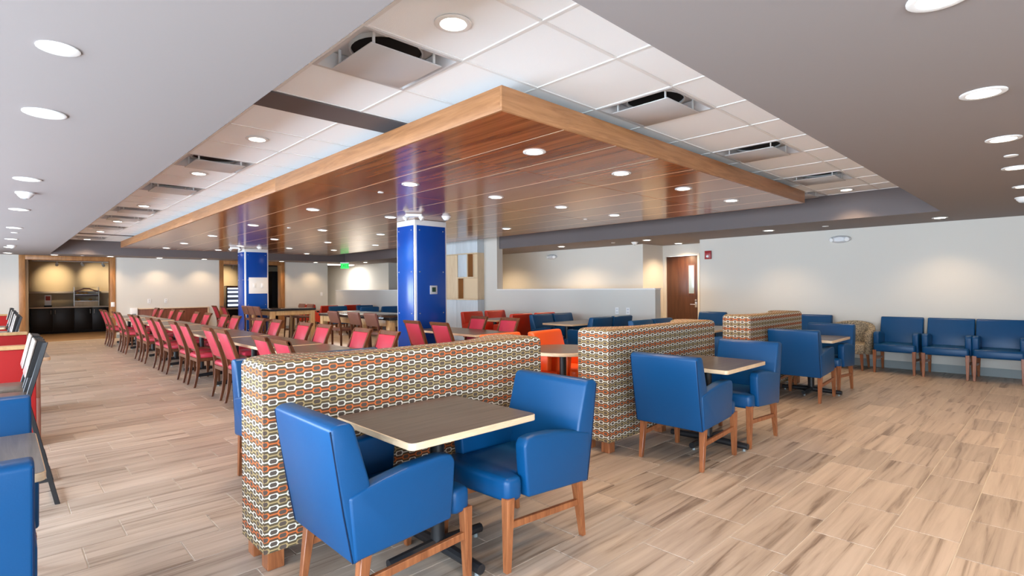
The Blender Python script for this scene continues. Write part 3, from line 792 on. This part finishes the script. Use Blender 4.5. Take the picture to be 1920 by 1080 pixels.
# track with three heads
t = thing('track_light', 'ceiling track with three small white spotlight heads in the serving alcove', 'track light', (1.9, 23.2, S))
MB().box(-1.1, 1.3, -.018, .018, -.03, -.0005).build('rail', 'white_metal', t)
def alcove_spot(x, y, z, tgt, e_, par):
    d = bpy.data.lights.new('track_lamp', 'SPOT'); d.energy = e_; d.color = (1, .80, .52); d.spot_size = math.radians(68); d.spot_blend = 1.0; d.shadow_soft_size = .03
    o = bpy.data.objects.new('track_lamp', d); COL.objects.link(o)
    v = Vector(tgt) - Vector((x, y, z)); o.rotation_euler = v.to_track_quat('-Z', 'Y').to_euler(); o.location = Vector((x, y, z)) - Vector(par.location); o.parent = par
for x, tx, en in ((1.42, 1.44, 100), (2.06, 2.62, 100), (2.62, 3.3, 50)):
    hd = MB().tube((x - 1.9, .0, -.03), (x - 1.9, .0, -.09), .01, n=8).tube((x - 1.9, -.02, -.08), (x - 1.9 + .25 * (tx - x) * .3, .09, -.14), .035, .042, 14).build('spot_head', 'white_metal', t)
    alcove_spot(x, 23.32, S - .17, (tx, 24.3, 1.85), en, t)
t2 = thing('track_light', 'single small spotlight head in the far opening above the drinks cooler', 'track light', (6.75, 23.0, S))
MB().box(-.4, .6, -.018, .018, -.03, -.0005).build('rail', 'white_metal', t2)
MB().tube((0, 0, -.03), (0, 0, -.09), .01, n=8).tube((0, -.02, -.08), (0, .09, -.14), .035, .042, 14).build('spot_head', 'white_metal', t2)
alcove_spot(6.75, 23.12, S - .17, (6.75, 24.3, 1.75), 130, t2)
# drinks cooler
t = thing('drinks_cooler', 'lit glass-front drinks cooler behind the far opening beside the blue column', 'cooler', (7.02, 23.55, 0))
MB().box(-.36, .36, .06, .62, .70, 1.60).build('cabinet', 'steel', t, .01)
MB().box(-.33, .33, .04, .06, .74, 1.56).build('interior', 'cool_shelf', t)
for z in (.78, .95, 1.14, 1.31, 1.46):
    MB().box(-.31, .31, .015, .04, z, z + .075).build('shelf_strip', 'cool_light', t)
MB().box(-.36, .36, .0, .06, 1.52, 1.60).build('header', 'panel_wood', t)
for s in (-1, 1): MB().box(s * .345 - .015, s * .345 + .015, 0, .06, .70, 1.52).build('door_stile', 'black_metal', t)
MB().box(-.33, .33, .0, .06, .70, .74).build('door_rail', 'black_metal', t)
t = thing('back_counter', 'low pale-topped dark counter carrying the drinks cooler', 'counter', (7.0, 23.5, 0))
MB().box(-.9, 1.0, .0, .78, 0, .65).build('body', 'black', t)
MB().box(-.92, 1.02, -.03, .79, .651, .699).build('top', 'counter', t, .004)
o = MB().box(8.35, 9.1, 23.3, 24.28, 0, 2.2).build('tall_black_box', 'black', None, .006)  # plain black box at the right of the opening
tag(o, 'tall black box behind the far opening right side', 'cabinet')

# ============================================================ SEATING PROTOTYPES
def make_armchair(vinyl):
    t = thing('armchair', 'x', 'armchair')
    # back: leaning slab, front face upholstered
    prof = [(-.035, .305), (.06, .33), (.085, .46), (.035, .66), (-.025, .865), (-.045, .885), (-.10, .885), (-.13, .87), (-.115, .75), (-.075, .52)]
    bk_ = MB().prism(prof, 'y', -.292, .292).build('backrest', vinyl, t, .016, 3, 25)
    for s in (-1, 1):
        MB().tube((-.1275, s * .2885, .862), (-.0745, s * .2885, .52), .0028, n=6).tube((-.0745, s * .2885, .52), (-.036, s * .2885, .315), .0028, n=6).build('seam', 'blue_seam', bk_)
    arm = [(-.03, .318), (.20, .332), (.455, .35), (.472, .50), (.480, .615), (.462, .648), (.40, .657), (.25, .648), (.10, .622), (.0, .60), (-.055, .585)]
    for s in (-1, 1):
        a, b = (.222, .300) if s > 0 else (-.300, -.222)
        MB().prism(arm, 'y', a, b).build('arm', vinyl, t, .014, 3, 25)
    plan = [(.05, -.219), (.462, -.219), (.485, -.285), (.585, -.275), (.602, 0), (.585, .275), (.485, .285), (.462, .219), (.05, .219)]
    seat = MB()
    seat.prism(plan, 'z', .345, .465)
    me = seat.build('seat', vinyl, t, .028, 3, 40)
    for v in me.data.vertices:       # gentle crown
        if v.co.z > .44: v.co.z += .014 * max(0, 1 - ((v.co.x - .32) / .3) ** 2) * max(0, 1 - (v.co.y / .29) ** 2)
    for s in (-1, 1):
        MB().taper((.575, s * .262, 0), (.565, s * .262, .37), .032, .05).build('leg', 'leg_wood', t, .003, 1)
        MB().taper((-.012, s * .268, 0), (.03, s * .262, .335), .030, .05).build('leg', 'leg_wood', t, .003, 1)
        MB().prism([(.03, .185), (.56, .215), (.56, .250), (.03, .220)], 'y', s * .264 - .011, s * .264 + .011).build('stretcher', 'leg_wood', t, .002, 1)
    return t
arm_blue = Proto(make_armchair('blue_vinyl'))
arm_red = Proto(make_armchair('red_vinyl'))
arm_orange = Proto(make_armchair('orange_vinyl'))

def make_dining_chair():
    t = thing('dining_chair', 'x', 'chair')
    # curved rear legs continuing as back stiles
    for s in (-1, 1):
        prof = []
        pts = [(0.0, 0, .030), (.032, .14, .036), (.052, .30, .044), (.055, .44, .050), (.035, .56, .050), (-.02, .74, .046), (-.10, .935, .036)]
        fr = [(x + w / 2, z) for x, z, w in pts]; bk = [(x - w / 2, z) for x, z, w in pts]
        MB().prism(fr + bk[::-1], 'y', s * .195 - .014, s * .195 + .014).build('leg', 'dark_wood', t, .004, 1, 40)
        MB().taper((.43, s * .185, 0), (.425, s * .185, .40), .026, .040).build('leg', 'dark_wood', t, .003, 1)
    MB().prism([(-.074, .895), (-.112, .895), (-.128, .94), (-.092, .945)], 'y', -.209, .209).build('top_rail', 'dark_wood', t, .004, 1)
    MB().prism([(.055, .545), (.015, .555), (-.045, .72), (-.105, .896), (-.060, .896), (-.005, .72)], 'y', -.181, .181).build('backrest', 'dining_red', t, .010, 2, 25)
    MB().box(.03, .44, -.20, .20, .375, .425).build('seat_frame', 'dark_wood', t, .004, 1)
    MB().prism([(.035, .425), (.455, .425), (.47, .45), (.462, .478), (.42, .492), (.2, .498), (.045, .487), (.028, .46)], 'y', -.205, .205).build('seat', 'dining_red', t, .012, 2, 25)
    MB().box(.045, .065, -.181, .181, .52, .546).build('back_rail', 'dark_wood', t, .003, 1)
    return t
din = Proto(make_dining_chair())

def rounded_rect(w, d, r, n=4):
    pts = []
    for cx, cy, a0 in ((w - r, d - r, 0), (-w + r, d - r, 90), (-w + r, -d + r, 180), (w - r, -d + r, 270)):
        for k in range(n + 1):
            a = math.radians(a0 + 90 * k / n); pts.append((cx + r * math.cos(a), cy + r * math.sin(a)))
    return pts
def table_top(t, w, d, z=.74, along='x'):
    MB().prism(rounded_rect(w / 2, d / 2, .03), 'z', z - .034, z - .0012).build('edge_band', 'maple', t, .003, 1)
    o = MB().prism(rounded_rect(w / 2 - .004, d / 2 - .004, .027), 'z', z - .0012, z).build('tabletop', 'laminate', t)
    return o
def cross_base(t, x=0, y=0, arms=((.30, 0), (-.30, 0), (0, .36), (0, -.36)), z=.70):
    c = MB().tube((x, y, .05), (x, y, z - .012), .038, n=16).build('column', 'black_metal', t)
    MB().box(x - .13, x + .13, y - .13, y + .13, z - .014, z).build('mounting_plate', 'black_metal', t)
    for ax, ay in arms:
        a = MB().tube((x, y, .055), (x + ax, y + ay, .042), .032, .026, 10).build('base_arm', 'black_metal', t)
        l = math.hypot(ax, ay)
        MB().tube((x + ax * (1 - .035 / l), y + ay * (1 - .035 / l), 0), (x + ax * (1 - .035 / l), y + ay * (1 - .035 / l), .03), .014, .008, 8).build('glide', 'base_grey', a)
def make_twotop():
    t = thing('pedestal_table', 'x', 'table')
    table_top(t, .80, .73)
    cross_base(t)
    return t
tt = Proto(make_twotop())
def make_longtable(ln=1.72):
    t = thing('dining_table', 'x', 'table')
    MB().prism(rounded_rect(.38, ln / 2, .03), 'z', .706, .7388).build('edge_band', 'maple', t, .003, 1)
    o = MB().prism([(y, -x) for x, y in rounded_rect(.376, ln / 2 - .004, .027)], 'z', .7388, .74).build('tabletop', 'laminate', t)
    o.rotation_euler = (0, 0, PI / 2)
    for s in (-1, 1): cross_base(t, 0, s * .52, ((.28, 0), (-.28, 0)))
    return t
lt = Proto(make_longtable())
def make_fourtop():
    t = thing('dining_table', 'x', 'table')
    table_top(t, 1.45, .76)
    for s in (-1, 1): cross_base(t, s * .42, 0, ((0, .28), (0, -.28)))
    return t
ft4 = Proto(make_fourtop())

# ============================================================ HEXAGON FABRIC DIVIDERS
def divider(x0, x1, y0, label):
    t = thing('upholstered_divider', label, 'seat divider', ((x0 + x1) / 2, y0, 0), 0, 'hexagon fabric dividers')
    hw = (x1 - x0) / 2
    back = []
    n = 44
    for k in range(n + 1):       # concave back edge from right wing to left wing
        x = hw * (1 - 2 * k / n)
        e_ = hw - abs(x)
        kx = (0, .06, .15, .25, .40, .55, .70, 9); ky = (.33, .385, .42, .40, .30, .235, .20, .20)
        q_ = max(i for i in range(7) if e_ >= kx[i] - 1e-9)
        dpt = ky[q_] + (ky[q_ + 1] - ky[q_]) * (e_ - kx[q_]) / (kx[q_ + 1] - kx[q_])
        back.append((x, dpt))
    plan = [(-hw + 2 * hw * k / n, 0) for k in range(n + 1)] + [(hw, .113), (hw, .226)] + back + [(-hw, .226), (-hw, .113)]
    P2 = [Vector((p[0], p[1])) for p in plan]
    m = len(P2)
    cen = Vector((0, .12))
    def inset(d):
        out = []
        for i in range(m):
            a, b, c = P2[i - 1], P2[i], P2[(i + 1) % m]
            n1 = Vector((-(b - a).y, (b - a).x)).normalized(); n2 = Vector((-(c - b).y, (c - b).x)).normalized()
            nn = (n1 + n2); nn = nn.normalized() / max(.5, nn.normalized().dot(n1))
            out.append(b + nn * d)
        return out
    rings = [(.085, .03), (.10, 0), (.4, 0), (.7, 0), (1.015, 0), (1.035, .006), (1.048, .018), (1.054, .036)]
    bm = bmesh.new(); uvl = bm.loops.layers.uv.new('UVMap')
    R = []
    for z, d in rings:
        R.append([bm.verts.new((p.x, p.y, z)) for p in inset(d)])
    arc = [0]
    for i in range(m): arc.append(arc[-1] + (P2[(i + 1) % m] - P2[i]).length)
    zz = [0]
    for k in range(1, len(rings)): zz.append(zz[-1] + math.hypot(rings[k][0] - rings[k - 1][0], rings[k][1] - rings[k - 1][1]))
    for k in range(len(rings) - 1):
        for i in range(m):
            j = (i + 1) % m
            f = bm.faces.new((R[k][i], R[k][j], R[k + 1][j], R[k + 1][i])); f.smooth = True
            for lp, uv in zip(f.loops, ((arc[i], zz[k]), (arc[i + 1], zz[k]), (arc[i + 1], zz[k + 1]), (arc[i], zz[k + 1]))): lp[uvl].uv = uv
    for ring, flip in ((R[-1], False), (R[0], True)):        # caps as strips from the straight front to the curved back
        fr, rs, bk, ls = ring[:n + 1], ring[n + 1:n + 3], ring[n + 3:2 * n + 4][::-1], ring[2 * n + 4:][::-1]
        for k in range(n):
            loop = [fr[k], fr[k + 1]] + (rs if k == n - 1 else []) + [bk[k + 1], bk[k]] + (ls[::-1] if k == 0 else [])
            f = bm.faces.new(loop[::-1] if flip else loop)
            for lp in f.loops: lp[uvl].uv = (lp.vert.co.x + hw, (0 if flip else zz[-1]) + lp.vert.co.y)
    me = bpy.data.meshes.new('upholstery'); bm.to_mesh(me); bm.free()
    me.set_sharp_from_angle(angle=math.radians(50)); me.materials.append(M['hex'])
    o = bpy.data.objects.new('upholstery', me); COL.objects.link(o); o.parent = t
    for x, y in ((-hw + .065, .065), (hw - .065, .065), (-hw + .065, .27), (hw - .065, .27), (0, .10)):
        MB().box(x - .042, x + .042, y - .042, y + .042, 0, .095).build('foot', 'leg_wood', t, .003, 1)
    for x in (-hw + .003, hw - .003):
        MB().tube((x, .003, .10), (x, .003, 1.02), .0035, n=6).build('seam_piping', 'espresso', t)
divider(.95, 2.97, 2.78, 'long hexagon-patterned upholstered divider nearest the camera, behind the front blue armchairs')
divider(3.73, 5.68, 2.70, 'middle hexagon-patterned upholstered divider, second from the camera')
divider(6.70, 8.52, 2.72, 'farthest hexagon-patterned upholstered divider toward the right wall')

# ============================================================ FURNITURE PLACEMENT
# front two-tops
arm_blue.put((1.06, 2.29, 0), FX, 'blue vinyl armchair in the foreground seen from behind, left of the front table', 'blue armchairs')
arm_blue.put((2.40, 2.21, 0), BX, 'blue vinyl armchair in the foreground facing left across the front table', 'blue armchairs')
tt.put((1.70, 2.36, 0), 0, 'small walnut-top pedestal table in the foreground before the nearest divider', 'two-seat tables')
arm_blue.put((3.89, 2.22, 0), FX, 'blue armchair seen from behind at the middle divider', 'blue armchairs')
arm_blue.put((5.30, 2.20, 0), BX, 'blue armchair facing left at the table by the middle divider', 'blue armchairs')
tt.put((4.63, 2.27, 0), 0, 'small walnut-top pedestal table in front of the middle divider', 'two-seat tables')
arm_blue.put((7.14, 2.35, 0), FX, 'blue armchair seen from behind at the farthest divider', 'blue armchairs')
arm_blue.put((8.46, 2.34, 0), BX, 'blue armchair facing left at the table by the farthest divider', 'blue armchairs')
tt.put((7.80, 2.38, 0), 0, 'small walnut-top pedestal table in front of the farthest divider', 'two-seat tables')
# wall chairs
for y, lab in ((1.94, 'blue armchair against the right wall beside the beige tub chair'), (1.30, 'middle one of three blue armchairs lined up on the right wall'), (.70, 'blue armchair against the right wall at the picture edge'),
               (3.28, 'blue armchair against the right wall left of the beige tub chair'), (5.25, 'blue armchair against the right wall below the red fire alarm')):
    arm_blue.put((10.90, y, 0), BX, lab, 'blue armchairs')
# beige tub chair
t = thing('tub_chair', 'beige tweed tub chair with curved back among the blue wall chairs', 'armchair', (10.64, 2.62, 0), PI)
sh = []
for k in range(15):
    a = math.radians(-118 + 236 * k / 14); sh.append((a))
outer = [(-.0 + -.34 * math.cos(a), .345 * math.sin(a)) for a in sh]; inner = [(-.26 * math.cos(a), .265 * math.sin(a)) for a in sh]
mb = MB()
def ring_at(k):
    a = sh[k]; top = .60 + .20 * max(0, math.cos(a * .72)) ** 1.0
    o_, i_ = outer[k], inner[k]
    return [(o_[0], o_[1], .26), (o_[0] * 1.06, o_[1] * 1.06, top - .03), (o_[0] * 1.04, o_[1] * 1.04, top), (i_[0], i_[1], top), (i_[0] * .98, i_[1] * .98, top - .03), (i_[0], i_[1], .26)]
mb.loft([ring_at(k) for k in range(15)]).build('shell_back', 'tweed', t, .01, 2, 40)
MB().prism([(-.22, -.24), (.26, -.255), (.30, -.2), (.315, 0), (.30, .2), (.26, .255), (-.22, .24), (-.26, 0)], 'z', .27, .44).build('seat', 'tweed', t, .035, 3, 40)
for x, y in ((.25, .22), (.25, -.22), (-.22, .2), (-.22, -.2)):
    MB().taper((x * 1.08, y * 1.08, 0), (x, y, .27), .028, .045).build('leg', 'leg_wood', t, .003, 1)
# far tables and armchairs behind the dividers
arm_blue.put((1.60, 4.40, 0), BY, 'blue armchair mostly hidden behind the left end of the nearest divider', 'blue armchairs')
arm_blue.put((2.23, 4.37, 0), BY, 'blue armchair whose top shows behind the middle of the nearest divider', 'blue armchairs')
t = thing('round_table', 'round walnut-top table on a black column between the first two dividers', 'table', (4.55, 3.92, 0))
ringp = [(.45 * math.cos(2 * PI * k / 40), .45 * math.sin(2 * PI * k / 40)) for k in range(40)]
MB().prism(ringp, 'z', .704, .7388).build('edge_band', 'maple', t, .003, 1, 40)
MB().prism([(x * .99, y * .99) for x, y in ringp], 'z', .7388, .74).build('tabletop', 'laminate', t)
cross_base(t)
arm_orange.put((5.00, 4.52, 0), BY + .1, 'bright orange armchair behind the round table, right one', 'orange armchairs')
arm_orange.put((4.32, 4.62, 0), BY, 'bright orange armchair behind the nearest divider, left one', 'orange armchairs')
# blue group on the low partition
arm_blue.put((7.98, 7.38, 0), BY, 'dark blue armchair at the partition table, back left seat', 'blue armchairs')
arm_blue.put((8.62, 7.38, 0), BY, 'dark blue armchair at the partition table, back right seat', 'blue armchairs')
arm_blue.put((7.88, 5.95, 0), FY, 'blue armchair seen from behind at the partition table, left one', 'blue armchairs')
arm_blue.put((8.52, 5.95, 0), FY, 'blue armchair seen from behind at the partition table, right one', 'blue armchairs')
ft4.put((8.33, 6.70, 0), 0, 'walnut-top four-seat table between dark blue armchairs at the low partition', 'four-seat tables')
arm_blue.put((7.55, 4.76, 0), BY, 'blue armchair peeking above the middle divider, left one', 'blue armchairs')
arm_blue.put((8.20, 4.76, 0), BY, 'blue armchair peeking above the middle divider, right one', 'blue armchairs')
ft4.put((8.30, 4.16, 0), 0, 'walnut-top table glimpsed between the middle and farthest dividers', 'four-seat tables')
arm_blue.put((8.25, 3.33, 0), FY, 'blue armchair almost hidden behind the farthest divider', 'blue armchairs')
# red group
arm_red.put((7.95, 9.55, 0), BY, 'red armchair at the partition facing the camera, left one', 'red armchairs')
arm_red.put((8.72, 9.60, 0), BY, 'red armchair at the partition facing the camera, right one', 'red armchairs')
arm_red.put((7.90, 8.02, 0), FY, 'red armchair seen from behind left of the dark blue chairs', 'red armchairs')
arm_red.put((8.62, 8.02, 0), FY, 'red armchair seen from behind just above the dark blue chairs', 'red armchairs')
ft4.put((8.33, 8.78, 0), 0, 'walnut-top four-seat table between red armchairs at the partition', 'four-seat tables')
# far partition group
arm_red.put((7.95, 18.75, 0), BY, 'far red armchair facing the camera behind the high table', 'red armchairs')
arm_red.put((8.02, 17.25, 0), FY, 'far red armchair seen from behind right of the high table', 'red armchairs')
arm_red.put((8.85, 17.25, 0), FY, 'far red armchair seen from behind beside the dark blue ones', 'red armchairs')
ft4.put((8.40, 18.0, 0), 0, 'far walnut-top table between the far red armchairs', 'four-seat tables')
arm_blue.put((7.90, 16.25, 0), BY, 'far dark blue armchair facing the camera, left one', 'blue armchairs')
arm_blue.put((8.90, 16.35, 0), BY, 'far dark blue armchair facing the camera, right one', 'blue armchairs')
arm_blue.put((8.15, 14.80, 0), FY, 'far dark blue armchair seen from behind, left one', 'blue armchairs')
arm_blue.put((8.87, 14.80, 0), FY, 'far dark blue armchair seen from behind, right one', 'blue armchairs')
ft4.put((8.40, 15.55, 0), 0, 'far walnut-top table between the far dark blue armchairs', 'four-seat tables')

# long row of dining tables with red chairs
TYS = [5.61, 7.43, 9.27, 11.17, 13.08, 15.30, 17.36]
LY = [(5.26, 5.82), (7.16, 7.76), (9.03, 9.66), (10.82, 11.48), (12.67, 13.33), (14.86, 15.50), (16.92, 17.65)]
RY = [(5.40, 6.02), (7.08, 7.72), (8.80, 9.58), (10.84, 11.53), (12.71, 13.59), (14.99, 15.85), (17.05, 17.83)]
for k, y in enumerate(TYS):
    lt.put((2.60, y, 0), 0, 'walnut-top dining table in the long row, %s to the camera' % ORD[k], 'long row of dining tables')
n = 0
for pr in LY:
    for y in pr:
        din.put((2.06, y, 0), random.uniform(-.02, .02), 'red dining chair, aisle side of the long table row, %s' % ORD[n], 'red dining chairs'); n += 1
n = 0
for pr in RY:
    for y in pr:
        din.put((3.14, y, 0), PI + random.uniform(-.02, .02), 'red dining chair, column side of the long table row, %s' % ORD[n], 'red dining chairs'); n += 1
# second table row in front of the near column
lt.put((5.39, 6.84, 0), 0, 'walnut-top dining table right in front of the nearer blue column', 'long row of dining tables')
for y, lab in ((6.20, 'red dining chair seen from behind at the nearer column, right one'), (6.90, 'red dining chair seen from behind at the nearer column, left one')):
    din.put((4.62, y, 0), 0, lab, 'red dining chairs')
for y, lab in ((6.26, 'red dining chair facing left right of the nearer column, nearer one'), (7.02, 'red dining chair facing left right of the nearer column, farther one')):
    din.put((5.87, y, 0), PI, lab, 'red dining chairs')
# two red dining chairs by the far opening
for y, lab in ((18.6, 'red dining chair by the far wooden opening, left one'), (17.7, 'red dining chair by the far wooden opening, right one')):
    din.put((5.0, y, 0), FX, lab, 'red dining chairs')

# high communal tables with stools
def high_table(x0, x1, y0, y1, label, topmat='black'):
    t = thing('high_table', label, 'table', ((x0 + x1) / 2, (y0 + y1) / 2, 0), 0, 'high communal tables')
    w, d = (x1 - x0) / 2, (y1 - y0) / 2
    MB().box(-w, w, -d, d, .855, .91).build('tabletop', topmat, t, .006)
    for sx in (-1, 1):
        for sy in (-1, 1):
            MB().box(sx * (w - .08) - .06, sx * (w - .08) + .06, sy * (d - .08) - .06, sy * (d - .08) + .06, 0, .854).build('leg', 'table_oak', t, .004)
    for sy in (-1, 1): MB().box(-w + .14, w - .14, sy * (d - .06) - .02, sy * (d - .06) + .02, .74, .854).build('apron', 'table_oak', t, .003)
    for sx in (-1, 1): MB().box(sx * (w - .06) - .02, sx * (w - .06) + .02, -d + .14, d - .14, .74, .854).build('apron', 'table_oak', t, .003)
M['black_top'] = mat('black_stone_top', (0.02, 0.02, 0.022, 1), 0.12, 0.6)
high_table(5.15, 6.38, 14.5, 16.04, 'high communal table with glossy black top before the farther blue column', 'black_top')
high_table(5.03, 6.15, 8.40, 11.3, 'high communal table with glossy top behind the nearer blue column', 'black_top')
def make_stool():
    t = thing('counter_stool', 'x', 'stool')
    for s in (-1, 1):
        pts = [(-.03, 0, .03), (.0, .30, .034), (.0, .60, .04), (-.02, .78, .036), (-.07, .985, .03)]
        fr = [(x + w / 2, z) for x, z, w in pts]; bk = [(x - w / 2, z) for x, z, w in pts]
        MB().prism(fr + bk[::-1], 'y', s * .19 - .014, s * .19 + .014).build('leg', 'dark_wood', t, .003, 1, 40)
        MB().taper((.40, s * .18, 0), (.36, s * .18, .60), .028, .038).build('leg', 'dark_wood', t, .003, 1)
        MB().box(.0, .37, s * .185 - .01, s * .185 + .01, .20, .225).build('stretcher', 'dark_wood', t)
    MB().box(.36, .385, -.18, .18, .24, .265).build('foot_rail', 'dark_wood', t)
    MB().box(-.01, .395, -.20, .20, .60, .655).build('seat', 'brown_leather', t, .015, 2)
    MB().prism([(-.005, .76), (-.03, .755), (-.10, .97), (-.09, .995), (-.055, .99)], 'y', -.205, .205).build('backrest', 'brown_leather', t, .008, 2, 25)
    return t
stl = Proto(make_stool())
for y, lab in ((8.6, 'brown leather counter stool at the nearer high table, rightmost of its left side'), (9.22, 'brown leather counter stool at the nearer high table, middle of its left side'), (10.06, 'brown leather counter stool at the nearer high table, leftmost of its left side')):
    stl.put((4.84, y, 0), FX, lab, 'brown counter stools')
for y, lab in ((14.66, 'brown leather counter stool at the farther high table, rightmost of its left side'), (15.12, 'brown leather counter stool at the farther high table, middle of its left side'), (15.58, 'brown leather counter stool at the farther high table, leftmost of its left side')):
    stl.put((4.93, y, 0), FX, lab, 'brown counter stools')
for y, lab in ((9.0, 'brown stool on the far side of the nearer high table, right one'), (10.0, 'brown stool on the far side of the nearer high table, left one')):
    stl.put((6.42, y, 0), BX, lab, 'brown counter stools')
for y, lab in ((15.6, 'brown stool on the far side of the farther high table, right one'), (16.2, 'brown stool on the far side of the farther high table, left one')):
    stl.put((6.62, y, 0), BX, lab, 'brown counter stools')

# ---- left edge of the picture
arm_blue.put((-.21, 2.40, 0), FY, 'blue armchair cut by the left picture edge, nearest, seen from behind', 'blue armchairs')
arm_blue.put((-.17, 3.68, 0), BY, 'blue armchair at the left picture edge behind the small table', 'blue armchairs')
tt.put((-.235, 3.08, 0), PI / 2, 'small walnut-top table cut by the left picture edge between blue armchairs', 'two-seat tables')
def make_cafe():
    t = thing('bar_stool', 'x', 'stool')       # faces +x; rear feet at x=0
    for s in (-1, 1):
        y = s * .185
        MB().prism([(-.015, 0), (.013, 0), (.158, .70), (.155, .73), (.068, 1.085), (.040, 1.085), (.127, .73), (.13, .70)], 'y', y - .012, y + .012).build('leg', 'black_metal', t, .003, 1)
        MB().prism([(.52, 0), (.545, 0), (.50, .695), (.475, .695)], 'y', y - .012, y + .012).build('leg', 'black_metal', t, .003, 1)
        MB().box(.14, .50, y - .011, y + .011, .672, .695).build('seat_rail', 'black_metal', t)
        MB().box(.03, .53, y - .008, y + .008, .16, .178).build('stretcher', 'black_metal', t)
    MB().box(.018, .038, -.175, .175, .155, .175).build('cross_bar', 'black_metal', t)
    MB().box(-.008, .010, -.175, .175, .012, .030).build('cross_bar', 'black_metal', t)
    MB().box(.515, .535, -.175, .175, .22, .24).build('foot_rail', 'black_metal', t)
    MB().prism([(.13, .696), (.53, .696), (.545, .712), (.53, .727), (.13, .722)], 'y', -.205, .205).build('seat', 'cafe_wood', t, .006, 2)
    MB().prism([(.158, .86), (.148, .86), (.094, 1.098), (.105, 1.10)], 'y', -.183, .183).build('backrest', 'cafe_wood', t, .004, 1)
    MB().prism([(.147, .862), (.109, .862), (.050, 1.090), (.093, 1.096)], 'y', -.185, .185).build('back_panel', 'black', t, .003, 1)
    return t
cafe = Proto(make_cafe())
for y, lab in ((4.88, 'black metal bar stool with pale wooden back at the left edge, nearest'), (5.45, 'black metal bar stool with pale wooden back at the left edge, second'),
               (9.9, 'distant black bar stool at the left edge, nearest of the far group'), (10.6, 'distant black bar stool at the left edge, second of the far group'), (11.9, 'distant black bar stool at the left edge, third of the far group'), (13.0, 'distant black bar stool at the left edge, fourth of the far group'), (14.9, 'distant black bar stool at the left edge, last of the far group')):
    cafe.put((.28, y, 0), BX, lab, 'black bar stools')
def red_bench(y, facing, label):
    t = thing('banquette_bench', label, 'bench', (-1.05, y, 0), 0 if facing > 0 else PI, 'red banquettes')
    e0, e1 = (-1.3, 1.3)
    MB().box(e0, e1, 0, .10, .08, .90).build('back_panel', 'bench_red', t, .008)
    MB().box(e0 - .01, e1 + .02, -.015, .115, .901, .935).build('cap_rail', 'table_oak', t, .005)
    MB().box(e1, e1 + .03, -.01, .50, 0, .45).box(e1, e1 + .03, -.01, .12, .45, .90).build('end_panel', 'panel_wood', t, .003)
    MB().box(e0 - .03, e0, -.01, .50, 0, .45).box(e0 - .03, e0, -.01, .12, .45, .90).build('end_panel', 'panel_wood', t, .003)
    MB().box(e0, e1, .10, .56, .33, .46).build('seat', 'bench_red', t, .02)
    MB().box(e0 + .02, e1 - .02, .10, .46, .0, .329).build('plinth', 'panel_wood', t)
red_bench(6.55, 1, 'nearest red banquette with oak cap rail at the left edge')
red_bench(8.85, -1, 'second red banquette with oak cap rail at the left edge')
red_bench(16.2, -1, 'farthest red banquette with oak cap rail at the left edge')
t = ft4.put((-.33, 7.72, 0), 0, 'walnut-top table between the two nearer red banquettes at the left edge', 'four-seat tables')
for y, lab in ((10.25, 'walnut-top table before the distant bar stools at the left edge, nearest'), (12.45, 'walnut-top table before the distant bar stools at the left edge, middle'), (14.5, 'walnut-top table before the distant bar stools at the left edge, farthest')):
    ft4.put((-.62, y, 0), 0, lab, 'four-seat tables')
